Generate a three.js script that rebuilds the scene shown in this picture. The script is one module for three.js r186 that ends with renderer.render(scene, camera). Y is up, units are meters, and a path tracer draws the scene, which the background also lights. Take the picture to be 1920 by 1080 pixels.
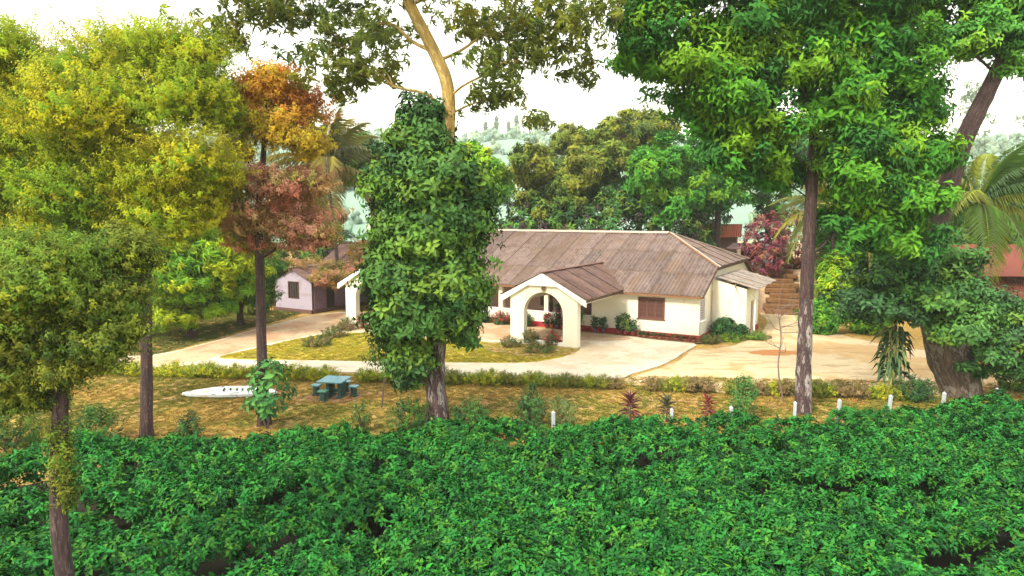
import * as THREE from 'three';
import { mergeGeometries, mergeVertices } from 'three/addons/utils/BufferGeometryUtils.js';
import { RoundedBoxGeometry } from 'three/addons/geometries/RoundedBoxGeometry.js';

// ---------- camera, sky, sun, exposure ----------
const scene = new THREE.Scene();
const camera = new THREE.PerspectiveCamera(46.0, 16 / 9, 0.3, 3000);
camera.position.set(0, 8.2, 0);
camera.rotation.x = -0.11196;
scene.add(camera);
const renderer = new THREE.WebGLRenderer({ antialias: true });
renderer.toneMapping = THREE.LinearToneMapping;
renderer.toneMappingExposure = 3.7;
renderer.shadowMap.enabled = true;
const SUN = new THREE.Vector3(-0.52, 0.78, 0.34).normalize();
{
  const w = 512, h = 256, d = new Float32Array(w * h * 4);
  for (let j = 0; j < h; j++) for (let i = 0; i < w; i++) {
    const el = ((j + 0.5) / h - 0.5) * Math.PI, az = ((i + 0.5) / w - 0.5) * 2 * Math.PI;
    const x = Math.cos(el) * Math.cos(az), y = Math.sin(el), z = Math.cos(el) * Math.sin(az);
    const c = Math.max(0, x * SUN.x + y * SUN.y + z * SUN.z), glow = Math.pow(c, 10) * 0.35 + Math.pow(c, 3) * 0.2;
    const low = Math.exp(-Math.max(0, y) * 7), k = (j * w + i) * 4;
    d[k] = 0.60 + glow * 0.9 + low * 0.10;
    d[k + 1] = 0.61 + glow * 0.8 + low * 0.06;
    d[k + 2] = 0.63 + glow * 0.5 - low * 0.30;
    d[k + 3] = 1;
  }
  const t = new THREE.DataTexture(d, w, h, THREE.RGBAFormat, THREE.FloatType);
  t.mapping = THREE.EquirectangularReflectionMapping; t.magFilter = t.minFilter = THREE.LinearFilter; t.needsUpdate = true;
  scene.background = t; scene.environment = t;
}
const sun = new THREE.DirectionalLight(new THREE.Color(1.0, 0.93, 0.78), 1.5);
sun.position.copy(SUN).multiplyScalar(120); sun.target.position.set(0, 0, -38);
sun.castShadow = true; sun.shadow.radius = 20; sun.shadow.mapSize.set(4096, 4096);
Object.assign(sun.shadow.camera, { left: -70, right: 70, top: 70, bottom: -70, near: 1, far: 300 });
scene.add(sun, sun.target);
scene.fog = new THREE.FogExp2(new THREE.Color(0.86, 0.95, 0.86), 0.0004);

// ---------- helpers ----------
function mulberry(a) { return () => { a |= 0; a = a + 0x6D2B79F5 | 0; let t = Math.imul(a ^ a >>> 15, 1 | a); t = t + Math.imul(t ^ t >>> 7, 61 | t) ^ t; return ((t ^ t >>> 14) >>> 0) / 4294967296; }; }
let R = mulberry(7);
const rr = (a, b) => a + (b - a) * R(), pick = (a) => a[Math.floor(R() * a.length)];
const clamp = (x, a = 0, b = 1) => Math.min(b, Math.max(a, x)), lerp = (a, b, t) => a + (b - a) * t, smooth = (a, b, x) => { const t = clamp((x - a) / (b - a)); return t * t * (3 - 2 * t); };
function hash2(x, y, s = 0) { let h = Math.imul(x, 374761393) + Math.imul(y, 668265263) + Math.imul(s, 974711); h = Math.imul(h ^ h >>> 13, 1274126177); return ((h ^ h >>> 16) >>> 0) / 4294967296; }
function vnoise(x, y, p = 0, s = 0) {
  const xi = Math.floor(x), yi = Math.floor(y), fx = x - xi, fy = y - yi, m = (v) => p ? ((v % p) + p) % p : v;
  const u = fx * fx * (3 - 2 * fx), v = fy * fy * (3 - 2 * fy);
  return lerp(lerp(hash2(m(xi), m(yi), s), hash2(m(xi + 1), m(yi), s), u), lerp(hash2(m(xi), m(yi + 1), s), hash2(m(xi + 1), m(yi + 1), s), u), v);
}
function fbm(x, y, o, p = 0, s = 0) { let a = 0.5, t = 0, n = 0, f = 1; for (let i = 0; i < o; i++) { t += a * vnoise(x * f, y * f, p ? p * f : 0, s + i); n += a; a *= 0.55; f *= 2; } return t / n; }
const toS = (c) => 255 * (c <= 0.0031308 ? 12.92 * c : 1.055 * Math.pow(c, 1 / 2.4) - 0.055);
function tex(size, fn, srgb = true) {   // fn(u, v) in 0..1 -> linear rgb (or a grey height)
  const d = new Uint8Array(size * size * 4);
  for (let j = 0; j < size; j++) for (let i = 0; i < size; i++) {
    const c = fn((i + 0.5) / size, (j + 0.5) / size), k = (j * size + i) * 4;
    if (srgb) { d[k] = toS(clamp(c[0])); d[k + 1] = toS(clamp(c[1])); d[k + 2] = toS(clamp(c[2])); } else d[k] = d[k + 1] = d[k + 2] = 255 * clamp(c);
    d[k + 3] = 255;
  }
  const t = new THREE.DataTexture(d, size, size); t.wrapS = t.wrapT = THREE.RepeatWrapping; t.magFilter = THREE.LinearFilter; t.minFilter = THREE.LinearMipmapLinearFilter; t.generateMipmaps = true;
  if (srgb) t.colorSpace = THREE.SRGBColorSpace; t.needsUpdate = true; return t;
}
const mix3 = (a, b, t) => [lerp(a[0], b[0], t), lerp(a[1], b[1], t), lerp(a[2], b[2], t)];
const lin = (r, g, b) => new THREE.Color().setRGB(r, g, b);
function mat(rgb, rough = 0.85, o = {}) { return new THREE.MeshStandardMaterial({ color: rgb ? lin(...rgb) : 0xffffff, roughness: rough, side: THREE.DoubleSide, ...o }); }
const used = {};
function numbered(n) { const k = used[n] = (used[n] ?? -1) + 1; return k ? `${n}_${String(k).padStart(3, '0')}` : n; }
function thing(name, label, category, [x, y, z] = [0, 0, 0], turn = 0, group) {
  const o = new THREE.Group(); o.name = numbered(name); o.position.set(x, y, z); o.rotation.y = turn; o.userData = { label, category };
  if (group) o.userData.group = group; scene.add(o); return o;
}
function part(name, geo, m, parent, pos, rot) {
  const o = new THREE.Mesh(geo, m); o.name = name; o.castShadow = o.receiveShadow = true;
  if (pos) o.position.set(...pos); if (rot) o.rotation.set(...rot); parent.add(o); return o;
}
function struct(name, geo, m, label) { const o = part(name, geo, m, scene); o.userData = { kind: 'structure', label: label ?? name.replace(/_/g, ' '), category: 'ground' }; return o; }
function dup(o, pos, turn, label, group, scale = 1) {
  const c = o.clone(); c.name = numbered(o.name.replace(/_\d{3}$/, '')); c.position.set(...pos); c.rotation.y = turn; c.scale.setScalar(scale);
  c.userData = { ...o.userData, label }; if (group) c.userData.group = group; scene.add(c); return c;
}
function box(w, h, d, x = 0, y = 0, z = 0) { const g = new THREE.BoxGeometry(w, h, d); g.translate(x, y, z); boxUV(g); return g; }
function rbox(w, h, d, r = 0.02, x = 0, y = 0, z = 0) { const g = new RoundedBoxGeometry(w, h, d, 2, r); g.translate(x, y, z); boxUV(g); return g; }
function boxUV(g, s = 1) {   // uv in metres from the dominant axis
  const p = g.attributes.position, n = g.attributes.normal, uv = new Float32Array(p.count * 2);
  for (let i = 0; i < p.count; i++) {
    const a = Math.abs(n.getX(i)), b = Math.abs(n.getY(i)), c = Math.abs(n.getZ(i));
    if (b > a && b > c) { uv[2 * i] = p.getX(i) * s; uv[2 * i + 1] = p.getZ(i) * s; } else if (a > c) { uv[2 * i] = p.getZ(i) * s; uv[2 * i + 1] = p.getY(i) * s; } else { uv[2 * i] = p.getX(i) * s; uv[2 * i + 1] = p.getY(i) * s; }
  }
  g.setAttribute('uv', new THREE.BufferAttribute(uv, 2)); return g;
}
function extr(pts, depth, holes = [], bevel = 0) {
  const s = new THREE.Shape(pts.map((p) => new THREE.Vector2(...p)));
  for (const h of holes) s.holes.push(new THREE.Path(h.map((p) => new THREE.Vector2(...p))));
  const g = new THREE.ExtrudeGeometry(s, { depth, bevelEnabled: bevel > 0, bevelSize: bevel, bevelThickness: bevel, bevelSegments: 1, curveSegments: 16 });
  return boxUV(g);
}
const rect = (x0, x1, y0, y1) => [[x0, y0], [x1, y0], [x1, y1], [x0, y1]];
// tapered tube through points [x, y, z, r]
function tube(pts, seg = 8, sub = 4, wob = 0.06, seed = 1, flare = 0) {
  const curve = new THREE.CatmullRomCurve3(pts.map((p) => new THREE.Vector3(p[0], p[1], p[2])), false, 'centripetal');
  const n = (pts.length - 1) * sub, pos = [], uv = [], idx = [];
  let v = 0, last = null; const up = new THREE.Vector3(0.31, 0.1, 0.95).normalize();
  for (let i = 0; i <= n; i++) {
    const t = i / n, c = curve.getPoint(t), tan = curve.getTangent(t), f = t * (pts.length - 1), k = Math.min(pts.length - 2, Math.floor(f));
    let r = lerp(pts[k][3], pts[k + 1][3], f - k);
    if (last) v += c.distanceTo(last); last = c.clone();
    const a = new THREE.Vector3().crossVectors(tan, up).normalize(), b = new THREE.Vector3().crossVectors(a, tan).normalize();
    for (let j = 0; j <= seg; j++) {
      const th = j / seg * Math.PI * 2, jj = j % seg;
      let q = r * (1 + wob * (vnoise(jj * 1.3 + seed * 17, v * 2.2, 0, seed) * 2 - 1));
      if (flare) q *= 1 + flare * Math.pow(Math.max(0, Math.cos(th * 2.5 + seed)), 2) * Math.exp(-v * 2.2);
      pos.push(c.x + (a.x * Math.cos(th) + b.x * Math.sin(th)) * q, c.y + (a.y * Math.cos(th) + b.y * Math.sin(th)) * q, c.z + (a.z * Math.cos(th) + b.z * Math.sin(th)) * q);
      uv.push(j / seg * 2 * Math.PI * pts[0][3], v);
    }
  }
  for (let i = 0; i < n; i++) for (let j = 0; j < seg; j++) { const a = i * (seg + 1) + j, b = a + seg + 1; idx.push(a, b, a + 1, a + 1, b, b + 1); }
  const g = new THREE.BufferGeometry(); g.setAttribute('position', new THREE.Float32BufferAttribute(pos, 3)); g.setAttribute('uv', new THREE.Float32BufferAttribute(uv, 2)); g.setIndex(idx); g.computeVertexNormals(); return g;
}
// leaves
function leafGeo(len, wid, fold = 0.25, droop = 0.2, base = 0.06) {
  const g = new THREE.BufferGeometry(), w = wid / 2;
  const p = [0, 0, 0, -w, w * fold, len * 0.42, 0, -len * droop * 0.25, len * 0.45, w, w * fold, len * 0.42, 0, -len * droop, len];
  g.setAttribute('position', new THREE.Float32BufferAttribute(p, 3)); g.setAttribute('uv', new THREE.Float32BufferAttribute([0.5, 0, 0, 0.4, 0.5, 0.45, 1, 0.4, 0.5, 1], 2));
  g.setIndex([0, 1, 2, 0, 2, 3, 1, 4, 2, 2, 4, 3]); g.computeVertexNormals(); return g;
}
function sprig({ n, len, wid, stem, tilt, fold = 0.3, droop = 0.25, seed = 1, spread = 1 }) {   // leaves along a short stem pointing +y
  const q = mulberry(seed), gs = [];
  for (let i = 0; i < n; i++) {
    const t = (i + 0.5) / n, s = lerp(0.75, 1.15, q()), g = leafGeo(len * s, wid * s, fold, droop);
    g.rotateX(-(tilt + (q() - 0.5) * 0.9) * (0.5 + 0.5 * t)); g.rotateZ((q() - 0.5) * 0.8);
    g.rotateY(i * 2.4 + q() * 0.9);
    g.translate((q() - 0.5) * 0.06 * spread, stem * (t - 0.5), (q() - 0.5) * 0.06 * spread); gs.push(g);
  }
  return mergeGeometries(gs);
}
const _m = new THREE.Matrix4(), _q = new THREE.Quaternion(), _q2 = new THREE.Quaternion(), _e = new THREE.Euler(), _s = new THREE.Vector3(), _p = new THREE.Vector3(), _v = new THREE.Vector3(), UPV = new THREE.Vector3(0, 1, 0), _c = new THREE.Color();
function instances(name, geo, m, list, parent, kind = 'stuff') {   // list of [x, y, z, dir, scale, rgb]
  const o = new THREE.InstancedMesh(geo, m, list.length); o.name = name; o.castShadow = o.receiveShadow = true; if (kind) o.userData.kind = kind;
  list.forEach((a, i) => {
    _v.copy(a[3]).normalize(); _q.setFromUnitVectors(UPV, _v); _q2.setFromAxisAngle(UPV, hash2(i, 77, 3) * 6.283); _q.multiply(_q2);
    o.setMatrixAt(i, _m.compose(_p.set(a[0], a[1], a[2]), _q, _s.setScalar(a[4]))); o.setColorAt(i, _c.setRGB(...a[5]));
  });
  parent.add(o); return o;
}
const leafMat = (t = 0, rough = 0.93, spec = 0.35) => new THREE.MeshPhysicalMaterial({ color: 0xffffff, roughness: rough, transmission: t, thickness: 0, specularIntensity: spec, side: THREE.DoubleSide });
const vary = (c, a = 0.3) => { const k = 1.12 * (1 + (R() - 0.5) * 2 * a), h = (R() - 0.5) * a * 0.6; return [c[0] * k * (1 + h), c[1] * k, c[2] * k * (1 - h)]; };

// ---------- textures ----------
const barkT = (a, b, c, pale, s) => tex(256, (u, v) => { const n = fbm(u * 16, v * 4, 4, 16, s), m = fbm(u * 5, v * 5, 4, 5, s + 20), k = fbm(u * 32, v * 16, 2, 32, s + 40); let q = mix3(a, b, smooth(0.3, 0.7, n)); q = mix3(q, c, smooth(0.62, 0.75, k) * 0.6); return pale ? mix3(q, pale, smooth(0.55, 0.62, m) * smooth(0.3, 0.5, k)) : q; });
const barkH = tex(256, (u, v) => fbm(u * 20, v * 4, 4, 20, 9), false);
const bark = (t) => { t.repeat.set(1, 0.5); return new THREE.MeshStandardMaterial({ map: t, bumpMap: barkH, bumpScale: 0.03, roughness: 0.95 }); };
const M = {
  barkDark: bark(barkT([0.032, 0.017, 0.018], [0.07, 0.038, 0.037], [0.13, 0.09, 0.08], null, 1)),
  barkPale: bark(barkT([0.04, 0.022, 0.024], [0.085, 0.05, 0.05], [0.2, 0.16, 0.15], [0.3, 0.26, 0.25], 2)),
  barkGold: bark(barkT([0.3, 0.19, 0.05], [0.42, 0.28, 0.08], [0.2, 0.13, 0.06], [0.5, 0.38, 0.16], 3)),
  barkFig: bark(barkT([0.06, 0.038, 0.028], [0.12, 0.08, 0.058], [0.18, 0.14, 0.1], [0.2, 0.17, 0.14], 4)),
  twig: mat([0.1, 0.06, 0.05], 0.95),
};
const grain = tex(512, (u, v) => fbm(u * 64, v * 64, 3, 64, 5), false);
const TREES = {"yellow":{"base":[-13.3,0,-23.9],"trunk":[[0,-0.15,0,0.22],[0.23,3.59,0.0,0.19],[0.43,7.77,0.0,0.16],[0.52,9.98,0.0,0.12],[0.54,12.69,0.0,0.05]],"clumps":[[-4.0,13.3,-1.27,1.73,0.96,-1],[-0.73,11.59,1.34,1.47,1.04,-1],[-0.89,13.6,-0.93,1.42,0.95,-1],[1.26,13.86,-0.1,1.46,0.82,-1],[2.37,13.3,0.02,1.09,0.82,-1],[-2.66,10.54,-0.12,1.48,0.93,-1],[-0.99,10.67,-0.44,1.41,0.94,-1],[1.87,12.02,0.25,1.54,1.0,-1],[2.78,11.82,-0.21,0.89,1.02,-1],[-3.49,9.14,0.44,1.37,0.91,-1],[-1.54,8.78,0.38,1.37,0.92,-1],[0.29,9.33,0.32,1.28,0.82,-1],[2.58,9.89,1.22,1.32,0.88,-1],[2.76,9.26,-0.09,0.84,0.84,-1],[2.31,8.24,0.04,0.93,0.78,-1],[-4.34,11.3,-0.34,1.31,1.12,-1],[-6.12,12.31,-0.93,1.52,1.33,-1],[-5.17,9.93,0.75,1.43,1.26,-1],[0.25,12.11,0.26,1.27,0.91,-1],[-1.62,12.56,0.67,1.07,0.71,-1],[-3.77,7.58,-0.3,1.52,0.95,-1],[-1.96,7.37,-0.73,1.55,0.97,-1],[0.91,7.96,-0.09,1.31,0.84,-1],[-3.4,13.62,0.55,1.07,0.71,-1],[-2.57,6.7,0.72,1.46,0.91,-1],[-0.54,6.29,0.18,1.12,0.84,-1],[-5.81,7.57,-0.49,1.53,1.15,-1]]},
"front":{"base":[-7.75,0,-11.4],"trunk":[[0,-0.15,0,0.15],[-0.22,2.57,0.0,0.14],[0.01,5.26,0.0,0.125],[0.18,6.37,0.0,0.1],[0.21,7.46,0.0,0.04]],"clumps":[[0.03,7.15,0.54,0.69,0.39,-1],[0.51,6.81,-0.18,0.69,0.41,-1],[-0.59,6.32,0.25,0.62,0.4,-1],[0.02,6.1,0.0,0.64,0.41,-1],[0.94,6.11,0.08,0.5,0.36,-1],[-0.58,5.47,0.11,0.54,0.29,-1],[0.3,5.56,0.07,0.45,0.27,-1],[0.57,7.34,-0.44,0.56,0.33,-1],[-0.53,7.47,0.21,0.62,0.4,-1],[-1.19,6.78,0.35,0.7,0.53,-1],[-1.43,5.64,0.05,0.64,0.45,-1],[0.88,6.52,-0.21,0.41,0.32,-1],[-0.45,6.58,-0.48,0.57,0.38,-1],[-0.49,5.02,-0.17,0.42,0.19,-1],[-0.97,4.98,0.01,0.37,0.18,-1],[1.05,7.53,-0.35,0.46,0.32,-1],[0.28,7.48,0.24,0.53,0.31,-1],[-0.93,7.12,0.19,0.53,0.35,-1],[-0.07,3.85,0.05,0.12,0.88,-1]]},
"spread":{"base":[-20.8,0,-43.5],"trunk":[[0,-0.15,0,0.33],[-0.01,1.57,0.0,0.27],[-0.12,3.31,0.0,0.2],[-0.1,5.03,0.0,0.08]],"clumps":[[-3.89,4.66,-0.31,1.55,1.17,-1],[-2.08,5.67,-0.93,1.75,1.19,-1],[0.32,6.36,-1.1,1.75,1.12,-1],[3.05,5.41,0.53,1.52,1.22,-1],[-2.96,2.71,-0.6,1.57,1.12,-1],[0.12,3.89,0.6,1.86,1.22,-1],[1.67,3.34,-1.3,1.59,1.2,-1],[-4.71,1.48,-0.59,1.26,1.19,-1],[-0.84,1.65,0.96,1.35,0.74,-1],[-4.85,3.74,0.81,1.35,1.18,-1],[3.61,3.91,-0.91,1.26,0.91,-1],[1.27,2.03,-0.44,1.19,0.77,-1]]},
"shade":{"base":[-19.7,0,-48.7],"trunk":[[0,-0.15,0,0.26],[-0.02,1.17,0.0,0.22],[0.24,2.73,0.0,0.14]],"clumps":[[-0.95,2.66,-0.55,1.56,1.17,-1],[1.21,2.53,0.03,1.35,1.16,-1],[0.9,4.39,1.49,1.67,1.3,-1],[2.08,4.28,0.12,1.34,1.15,-1],[-1.5,3.57,0.76,1.33,1.14,-1]]},
"orange":{"base":[-9.6,0,-25.5],"trunk":[[0,-0.15,0,0.25],[0.03,2.25,0.0,0.19],[0.09,5.74,0.0,0.17],[0.16,8.34,0.0,0.14],[0.4,10.3,0.0,0.1],[0.59,12.03,0.0,0.04]],"clumps":[[-0.1,12.57,-0.32,0.83,0.55,-1],[0.88,12.78,0.08,0.93,0.62,-1],[1.67,12.08,-0.32,0.89,0.63,-1],[-0.52,11.43,-0.51,0.76,0.64,-1],[1.23,11.24,0.26,0.88,0.66,-1],[2.09,10.79,-0.07,0.75,0.55,-1],[-0.76,10.42,-0.26,0.68,0.52,-1],[0.32,11.7,0.37,0.68,0.48,-1],[-1.03,9.36,-0.8,0.92,0.53,1],[1.08,9.3,0.6,0.87,0.5,1],[1.74,9.14,-0.4,0.91,0.52,1],[-0.46,8.14,0.5,0.88,0.59,1],[1.0,8.04,-0.7,1.07,0.66,1],[1.99,7.36,0.3,0.89,0.55,1],[-0.4,7.13,-0.5,0.82,0.53,1],[-1.15,8.73,0.2,0.69,0.49,1]]},
"centre":{"base":[-2.9,0,-25.8],"trunk":[[0,-0.15,0,0.44],[-0.05,1.12,0.0,0.36],[-0.02,3.23,0.0,0.31],[0.09,6.12,0.0,0.28],[0.21,9.14,0.0,0.26],[0.56,11.89,0.0,0.25],[0.45,13.04,0.0,0.24],[-0.14,14.38,0.0,0.23],[-0.9,15.89,0.0,0.2],[-1.45,17.56,0.0,0.14]],"clumps":[[-7.68,15.01,-1.0,1.22,0.65,-1],[-6.21,15.72,-0.39,1.39,0.59,-1],[-5.21,15.7,-1.01,1.52,0.61,-1],[-3.14,14.24,0.95,1.23,0.68,-1],[-4.11,13.36,0.31,1.07,0.54,-1],[-2.68,15.7,-2.5,1.18,0.69,-1],[-2.35,13.26,0.34,0.78,0.51,-1],[1.97,15.14,-1.5,1.35,0.79,-1],[3.38,15.26,0.57,1.43,0.69,-1],[4.83,14.56,0.42,1.16,0.81,-1],[2.32,13.39,0.63,1.06,0.61,-1],[3.71,14.1,-0.89,1.12,0.65,-1],[5.42,13.55,-0.63,0.77,0.52,-1],[2.8,12.47,-0.27,0.9,0.32,-1],[3.78,11.56,0.25,0.55,0.39,-1],[1.79,12.34,-0.4,0.52,0.6,-1],[-5.56,12.75,-0.5,0.91,0.52,-1],[-3.41,12.85,0.03,0.79,0.51,-1],[-1.96,14.04,-2.5,0.76,0.56,-1],[1.22,15.98,-2.0,1.05,0.72,-1],[-0.05,16.57,1.26,1.66,0.92,-1],[1.76,17.24,0.36,1.72,0.95,-1],[-2.53,17.01,-0.03,1.75,0.97,-1],[4.12,17.42,-1.23,1.83,1.02,-1],[-5.29,17.7,-1.47,1.84,1.02,-1],[-6.83,16.69,0.91,1.68,0.94,-1],[5.91,15.43,0.91,0.94,0.75,-1]]},
"vine":{"base":[-2.9,0,-25.8],"trunk":[[0,-0.15,0,0.1]],"clumps":[[-0.41,11.79,0.0,0.67,0.6,-1],[-0.77,10.86,0.1,0.75,0.64,-1],[-0.16,10.85,0.2,0.75,0.59,-1],[-0.9,10.03,0.0,1.0,0.72,-1],[0.4,9.67,1.0,1.15,0.77,-1],[1.31,9.23,0.2,0.9,0.8,-1],[-1.39,8.83,0.2,1.0,0.8,-1],[-0.09,8.53,1.1,1.16,0.87,-1],[1.12,8.04,0.5,0.95,0.83,-1],[-1.65,7.54,0.0,0.85,0.85,-1],[-0.38,7.18,1.2,1.16,0.87,-1],[1.0,6.75,0.4,0.9,0.84,-1],[-1.98,6.1,-0.2,0.74,0.78,-1],[-1.02,5.81,1.0,1.18,0.88,-1],[0.36,5.62,1.1,1.17,0.88,-1],[1.27,5.21,0.1,0.71,0.81,-1],[-1.61,4.81,0.2,0.73,0.69,-1],[-0.84,4.42,1.0,1.18,0.89,-1],[0.62,4.39,0.8,0.95,0.64,-1],[-1.31,3.25,0.1,0.66,0.53,-1],[-0.95,2.75,0.5,0.69,0.57,-1],[-0.89,1.79,0.3,0.57,0.33,-1],[1.07,3.7,0.3,0.61,0.45,-1],[-1.5,2.25,0.3,0.49,0.37,-1],[-2.42,9.36,-0.5,0.41,0.41,-1]]},
"right":{"base":[11.9,0,-27.0],"trunk":[[0,-0.15,0,0.34],[-0.07,2.12,0.0,0.29],[-0.09,4.73,0.0,0.27],[-0.1,7.51,0.0,0.24],[-0.1,10.22,0.0,0.21],[-0.12,11.45,0.0,0.18],[-0.75,13.27,0.0,0.12],[-1.04,15.06,0.0,0.08],[-1.25,17.41,0.0,0.04]],"clumps":[[-6.56,15.02,0.91,1.58,0.91,-1],[-6.66,14.08,-1.01,1.28,0.85,-1],[-4.72,13.89,0.85,1.69,1.0,-1],[-3.28,14.95,1.18,1.66,0.98,-1],[-4.78,12.53,-1.09,1.51,0.86,-1],[-3.38,12.57,1.15,1.49,0.99,-1],[-1.62,13.89,0.82,1.5,1.0,-1],[-0.74,15.74,-0.3,1.76,0.93,-1],[1.01,14.55,-0.36,1.56,1.04,-1],[1.15,12.39,0.43,1.53,1.02,-1],[0.39,13.31,-0.25,1.35,0.94,-1],[1.49,15.6,0.21,1.52,0.91,-1],[2.77,14.01,0.27,1.32,1.02,-1],[4.3,12.51,-0.94,1.18,1.07,-1],[-2.15,11.07,0.68,1.52,0.81,-1],[-3.18,10.08,0.52,1.33,0.66,-1],[0.63,10.45,0.89,1.11,0.69,-1],[1.63,9.56,0.62,1.54,1.02,-1],[3.15,10.49,0.36,1.24,1.03,-1],[3.7,8.65,0.5,1.14,0.87,-1],[2.01,7.81,-0.78,1.41,0.91,-1],[3.32,7.61,0.0,1.16,0.89,-1],[-5.34,16.76,1.36,1.74,0.96,-1],[-3.08,16.91,1.47,1.73,0.96,-1],[1.02,17.98,-1.65,1.94,1.08,-1],[2.01,16.78,1.3,1.74,0.97,-1],[4.27,10.4,0.21,0.83,0.83,-1],[2.58,11.27,-0.21,1.26,0.94,-1],[-1.27,9.63,-0.64,0.97,0.64,-1],[-6.4,15.95,0.97,1.38,0.79,-1],[-3.64,11.5,-0.47,1.06,0.64,-1],[4.33,7.09,0.14,0.84,0.63,-1]]},
"ficus":{"base":[20.15,0,-29.7],"trunk":[[0,-0.15,0,0.78],[-0.18,0.73,0.0,0.82],[-0.62,1.87,0.0,0.95],[-1.06,3.32,0.0,0.9],[-1.46,4.74,0.0,0.6],[-1.75,6.51,0.0,0.42],[-1.3,9.05,0.0,0.4],[-0.86,10.87,0.0,0.38],[0.01,13.0,0.0,0.33],[0.87,15.09,0.0,0.28],[1.68,17.48,0.0,0.2]],"clumps":[[-4.58,4.61,0.8,1.37,0.96,-1],[-3.21,5.5,0.5,1.38,0.83,-1],[-2.03,4.85,0.9,1.37,0.96,-1],[0.18,4.32,0.4,1.16,0.93,-1],[0.93,2.98,0.8,1.2,0.92,-1],[-1.05,3.41,1.3,1.18,0.95,-1],[-3.12,4.16,0.9,1.19,0.87,-1],[1.77,2.02,0.7,0.93,0.84,-1],[0.05,1.78,1.2,0.91,0.59,-1],[3.14,3.2,0.0,1.06,0.95,-1],[-0.95,6.29,0.3,1.04,0.74,-1],[-0.1,15.86,0.0,1.46,0.95,1],[-1.96,15.3,0.5,1.33,0.93,1],[1.15,14.44,0.0,0.86,0.59,1],[-2.11,16.87,-0.5,1.48,0.87,1],[0.14,16.79,0.5,1.32,0.79,1],[2.16,15.75,0.0,1.35,1.13,1],[-1.41,18.33,0.0,1.79,1.12,1],[1.27,18.33,0.0,1.79,1.12,1]]},
"bg0":{"base":[3.4,0,-62],"trunk":[[0,-0.15,0,0.35],[0.01,5.28,0.0,0.28],[-0.04,12.59,0.0,0.1]],"clumps":[[-1.78,12.23,1.15,1.59,1.53,-1],[2.05,11.32,1.65,1.58,1.52,-1],[1.7,10.02,1.73,1.58,1.52,-1],[-1.56,12.92,-1.51,1.65,1.59,-1],[-1.38,10.15,0.17,1.62,1.56,-1],[-0.25,10.65,-1.1,1.65,1.59,-1],[-0.54,7.54,1.04,1.6,1.55,-1],[1.44,8.11,-1.41,1.66,1.61,-1],[-0.68,11.29,-1.94,1.67,1.61,-1],[0.92,11.54,-1.11,1.65,1.59,-1],[2.63,10.81,-0.82,1.64,1.58,-1],[1.89,10.97,0.69,1.6,1.54,-1],[0.71,7.57,0.74,1.61,1.55,-1],[2.61,11.11,-0.78,1.64,1.58,-1]]},
"bg1":{"base":[8.7,0,-66],"trunk":[[0,-0.15,0,0.35],[0.1,5.73,0.0,0.28],[-0.02,13.88,0.0,0.1]],"clumps":[[0.78,14.54,-0.07,1.93,1.84,-1],[-0.09,11.25,0.76,1.92,1.83,-1],[-2.77,10.79,-0.59,1.96,1.86,-1],[0.01,13.14,1.41,1.89,1.8,-1],[-0.31,13.66,0.18,1.93,1.83,-1],[-0.64,12.8,0.25,1.93,1.83,-1],[0.37,13.02,1.42,1.89,1.8,-1],[-1.14,14.5,-0.77,1.95,1.86,-1],[2.29,9.52,1.42,1.9,1.81,-1],[-0.77,11.04,-1.41,1.98,1.89,-1],[-1.43,12.68,2.11,1.87,1.78,-1],[-1.34,12.18,0.73,1.91,1.82,-1],[-2.19,8.62,1.91,1.89,1.8,-1],[-2.73,11.58,0.92,1.91,1.82,-1],[1.4,14.95,-2.2,1.99,1.9,-1],[-1.52,9.2,-0.91,1.97,1.88,-1]]},
"bg2":{"base":[13.5,0,-60],"trunk":[[0,-0.15,0,0.35],[0.17,5.36,0.0,0.28],[-0.02,12.79,0.0,0.1]],"clumps":[[-0.6,9.5,0.64,1.75,1.58,-1],[2.2,9.61,-0.57,1.78,1.61,-1],[2.58,9.86,-1.96,1.82,1.65,-1],[-0.32,10.33,-1.74,1.82,1.64,-1],[-2.09,9.32,-1.6,1.82,1.64,-1],[0.06,8.14,1.9,1.72,1.55,-1],[-2.07,11.42,2.02,1.7,1.54,-1],[2.98,9.79,-0.89,1.79,1.62,-1],[0.89,9.78,-0.81,1.79,1.62,-1],[0.43,11.82,0.35,1.75,1.58,-1],[-1.23,12.07,0.2,1.75,1.59,-1],[1.02,10.36,-1.25,1.8,1.63,-1],[-0.69,12.53,-0.79,1.78,1.61,-1],[-1.58,11.74,-0.85,1.79,1.62,-1],[0.91,13.23,-1.09,1.79,1.62,-1],[-2.25,11.55,1.59,1.71,1.55,-1]]},
"bg3":{"base":[13.7,0,-74],"trunk":[[0,-0.15,0,0.35],[0.16,8.8,0.0,0.28],[-0.05,18.77,0.0,0.1]],"clumps":[[0.83,15.59,-1.74,1.97,1.05,-1],[-0.09,18.09,-1.18,1.94,1.04,-1],[1.35,17.3,0.66,1.9,1.02,-1],[-2.15,17.03,-0.02,1.92,1.03,-1],[1.47,15.85,-1.91,1.97,1.06,-1],[0.24,17.22,-1.09,1.94,1.04,-1],[-2.52,16.39,-0.56,1.93,1.04,-1],[0.8,16.44,2.29,1.86,1.0,-1],[2.51,16.83,-0.57,1.93,1.04,-1]]},
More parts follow.
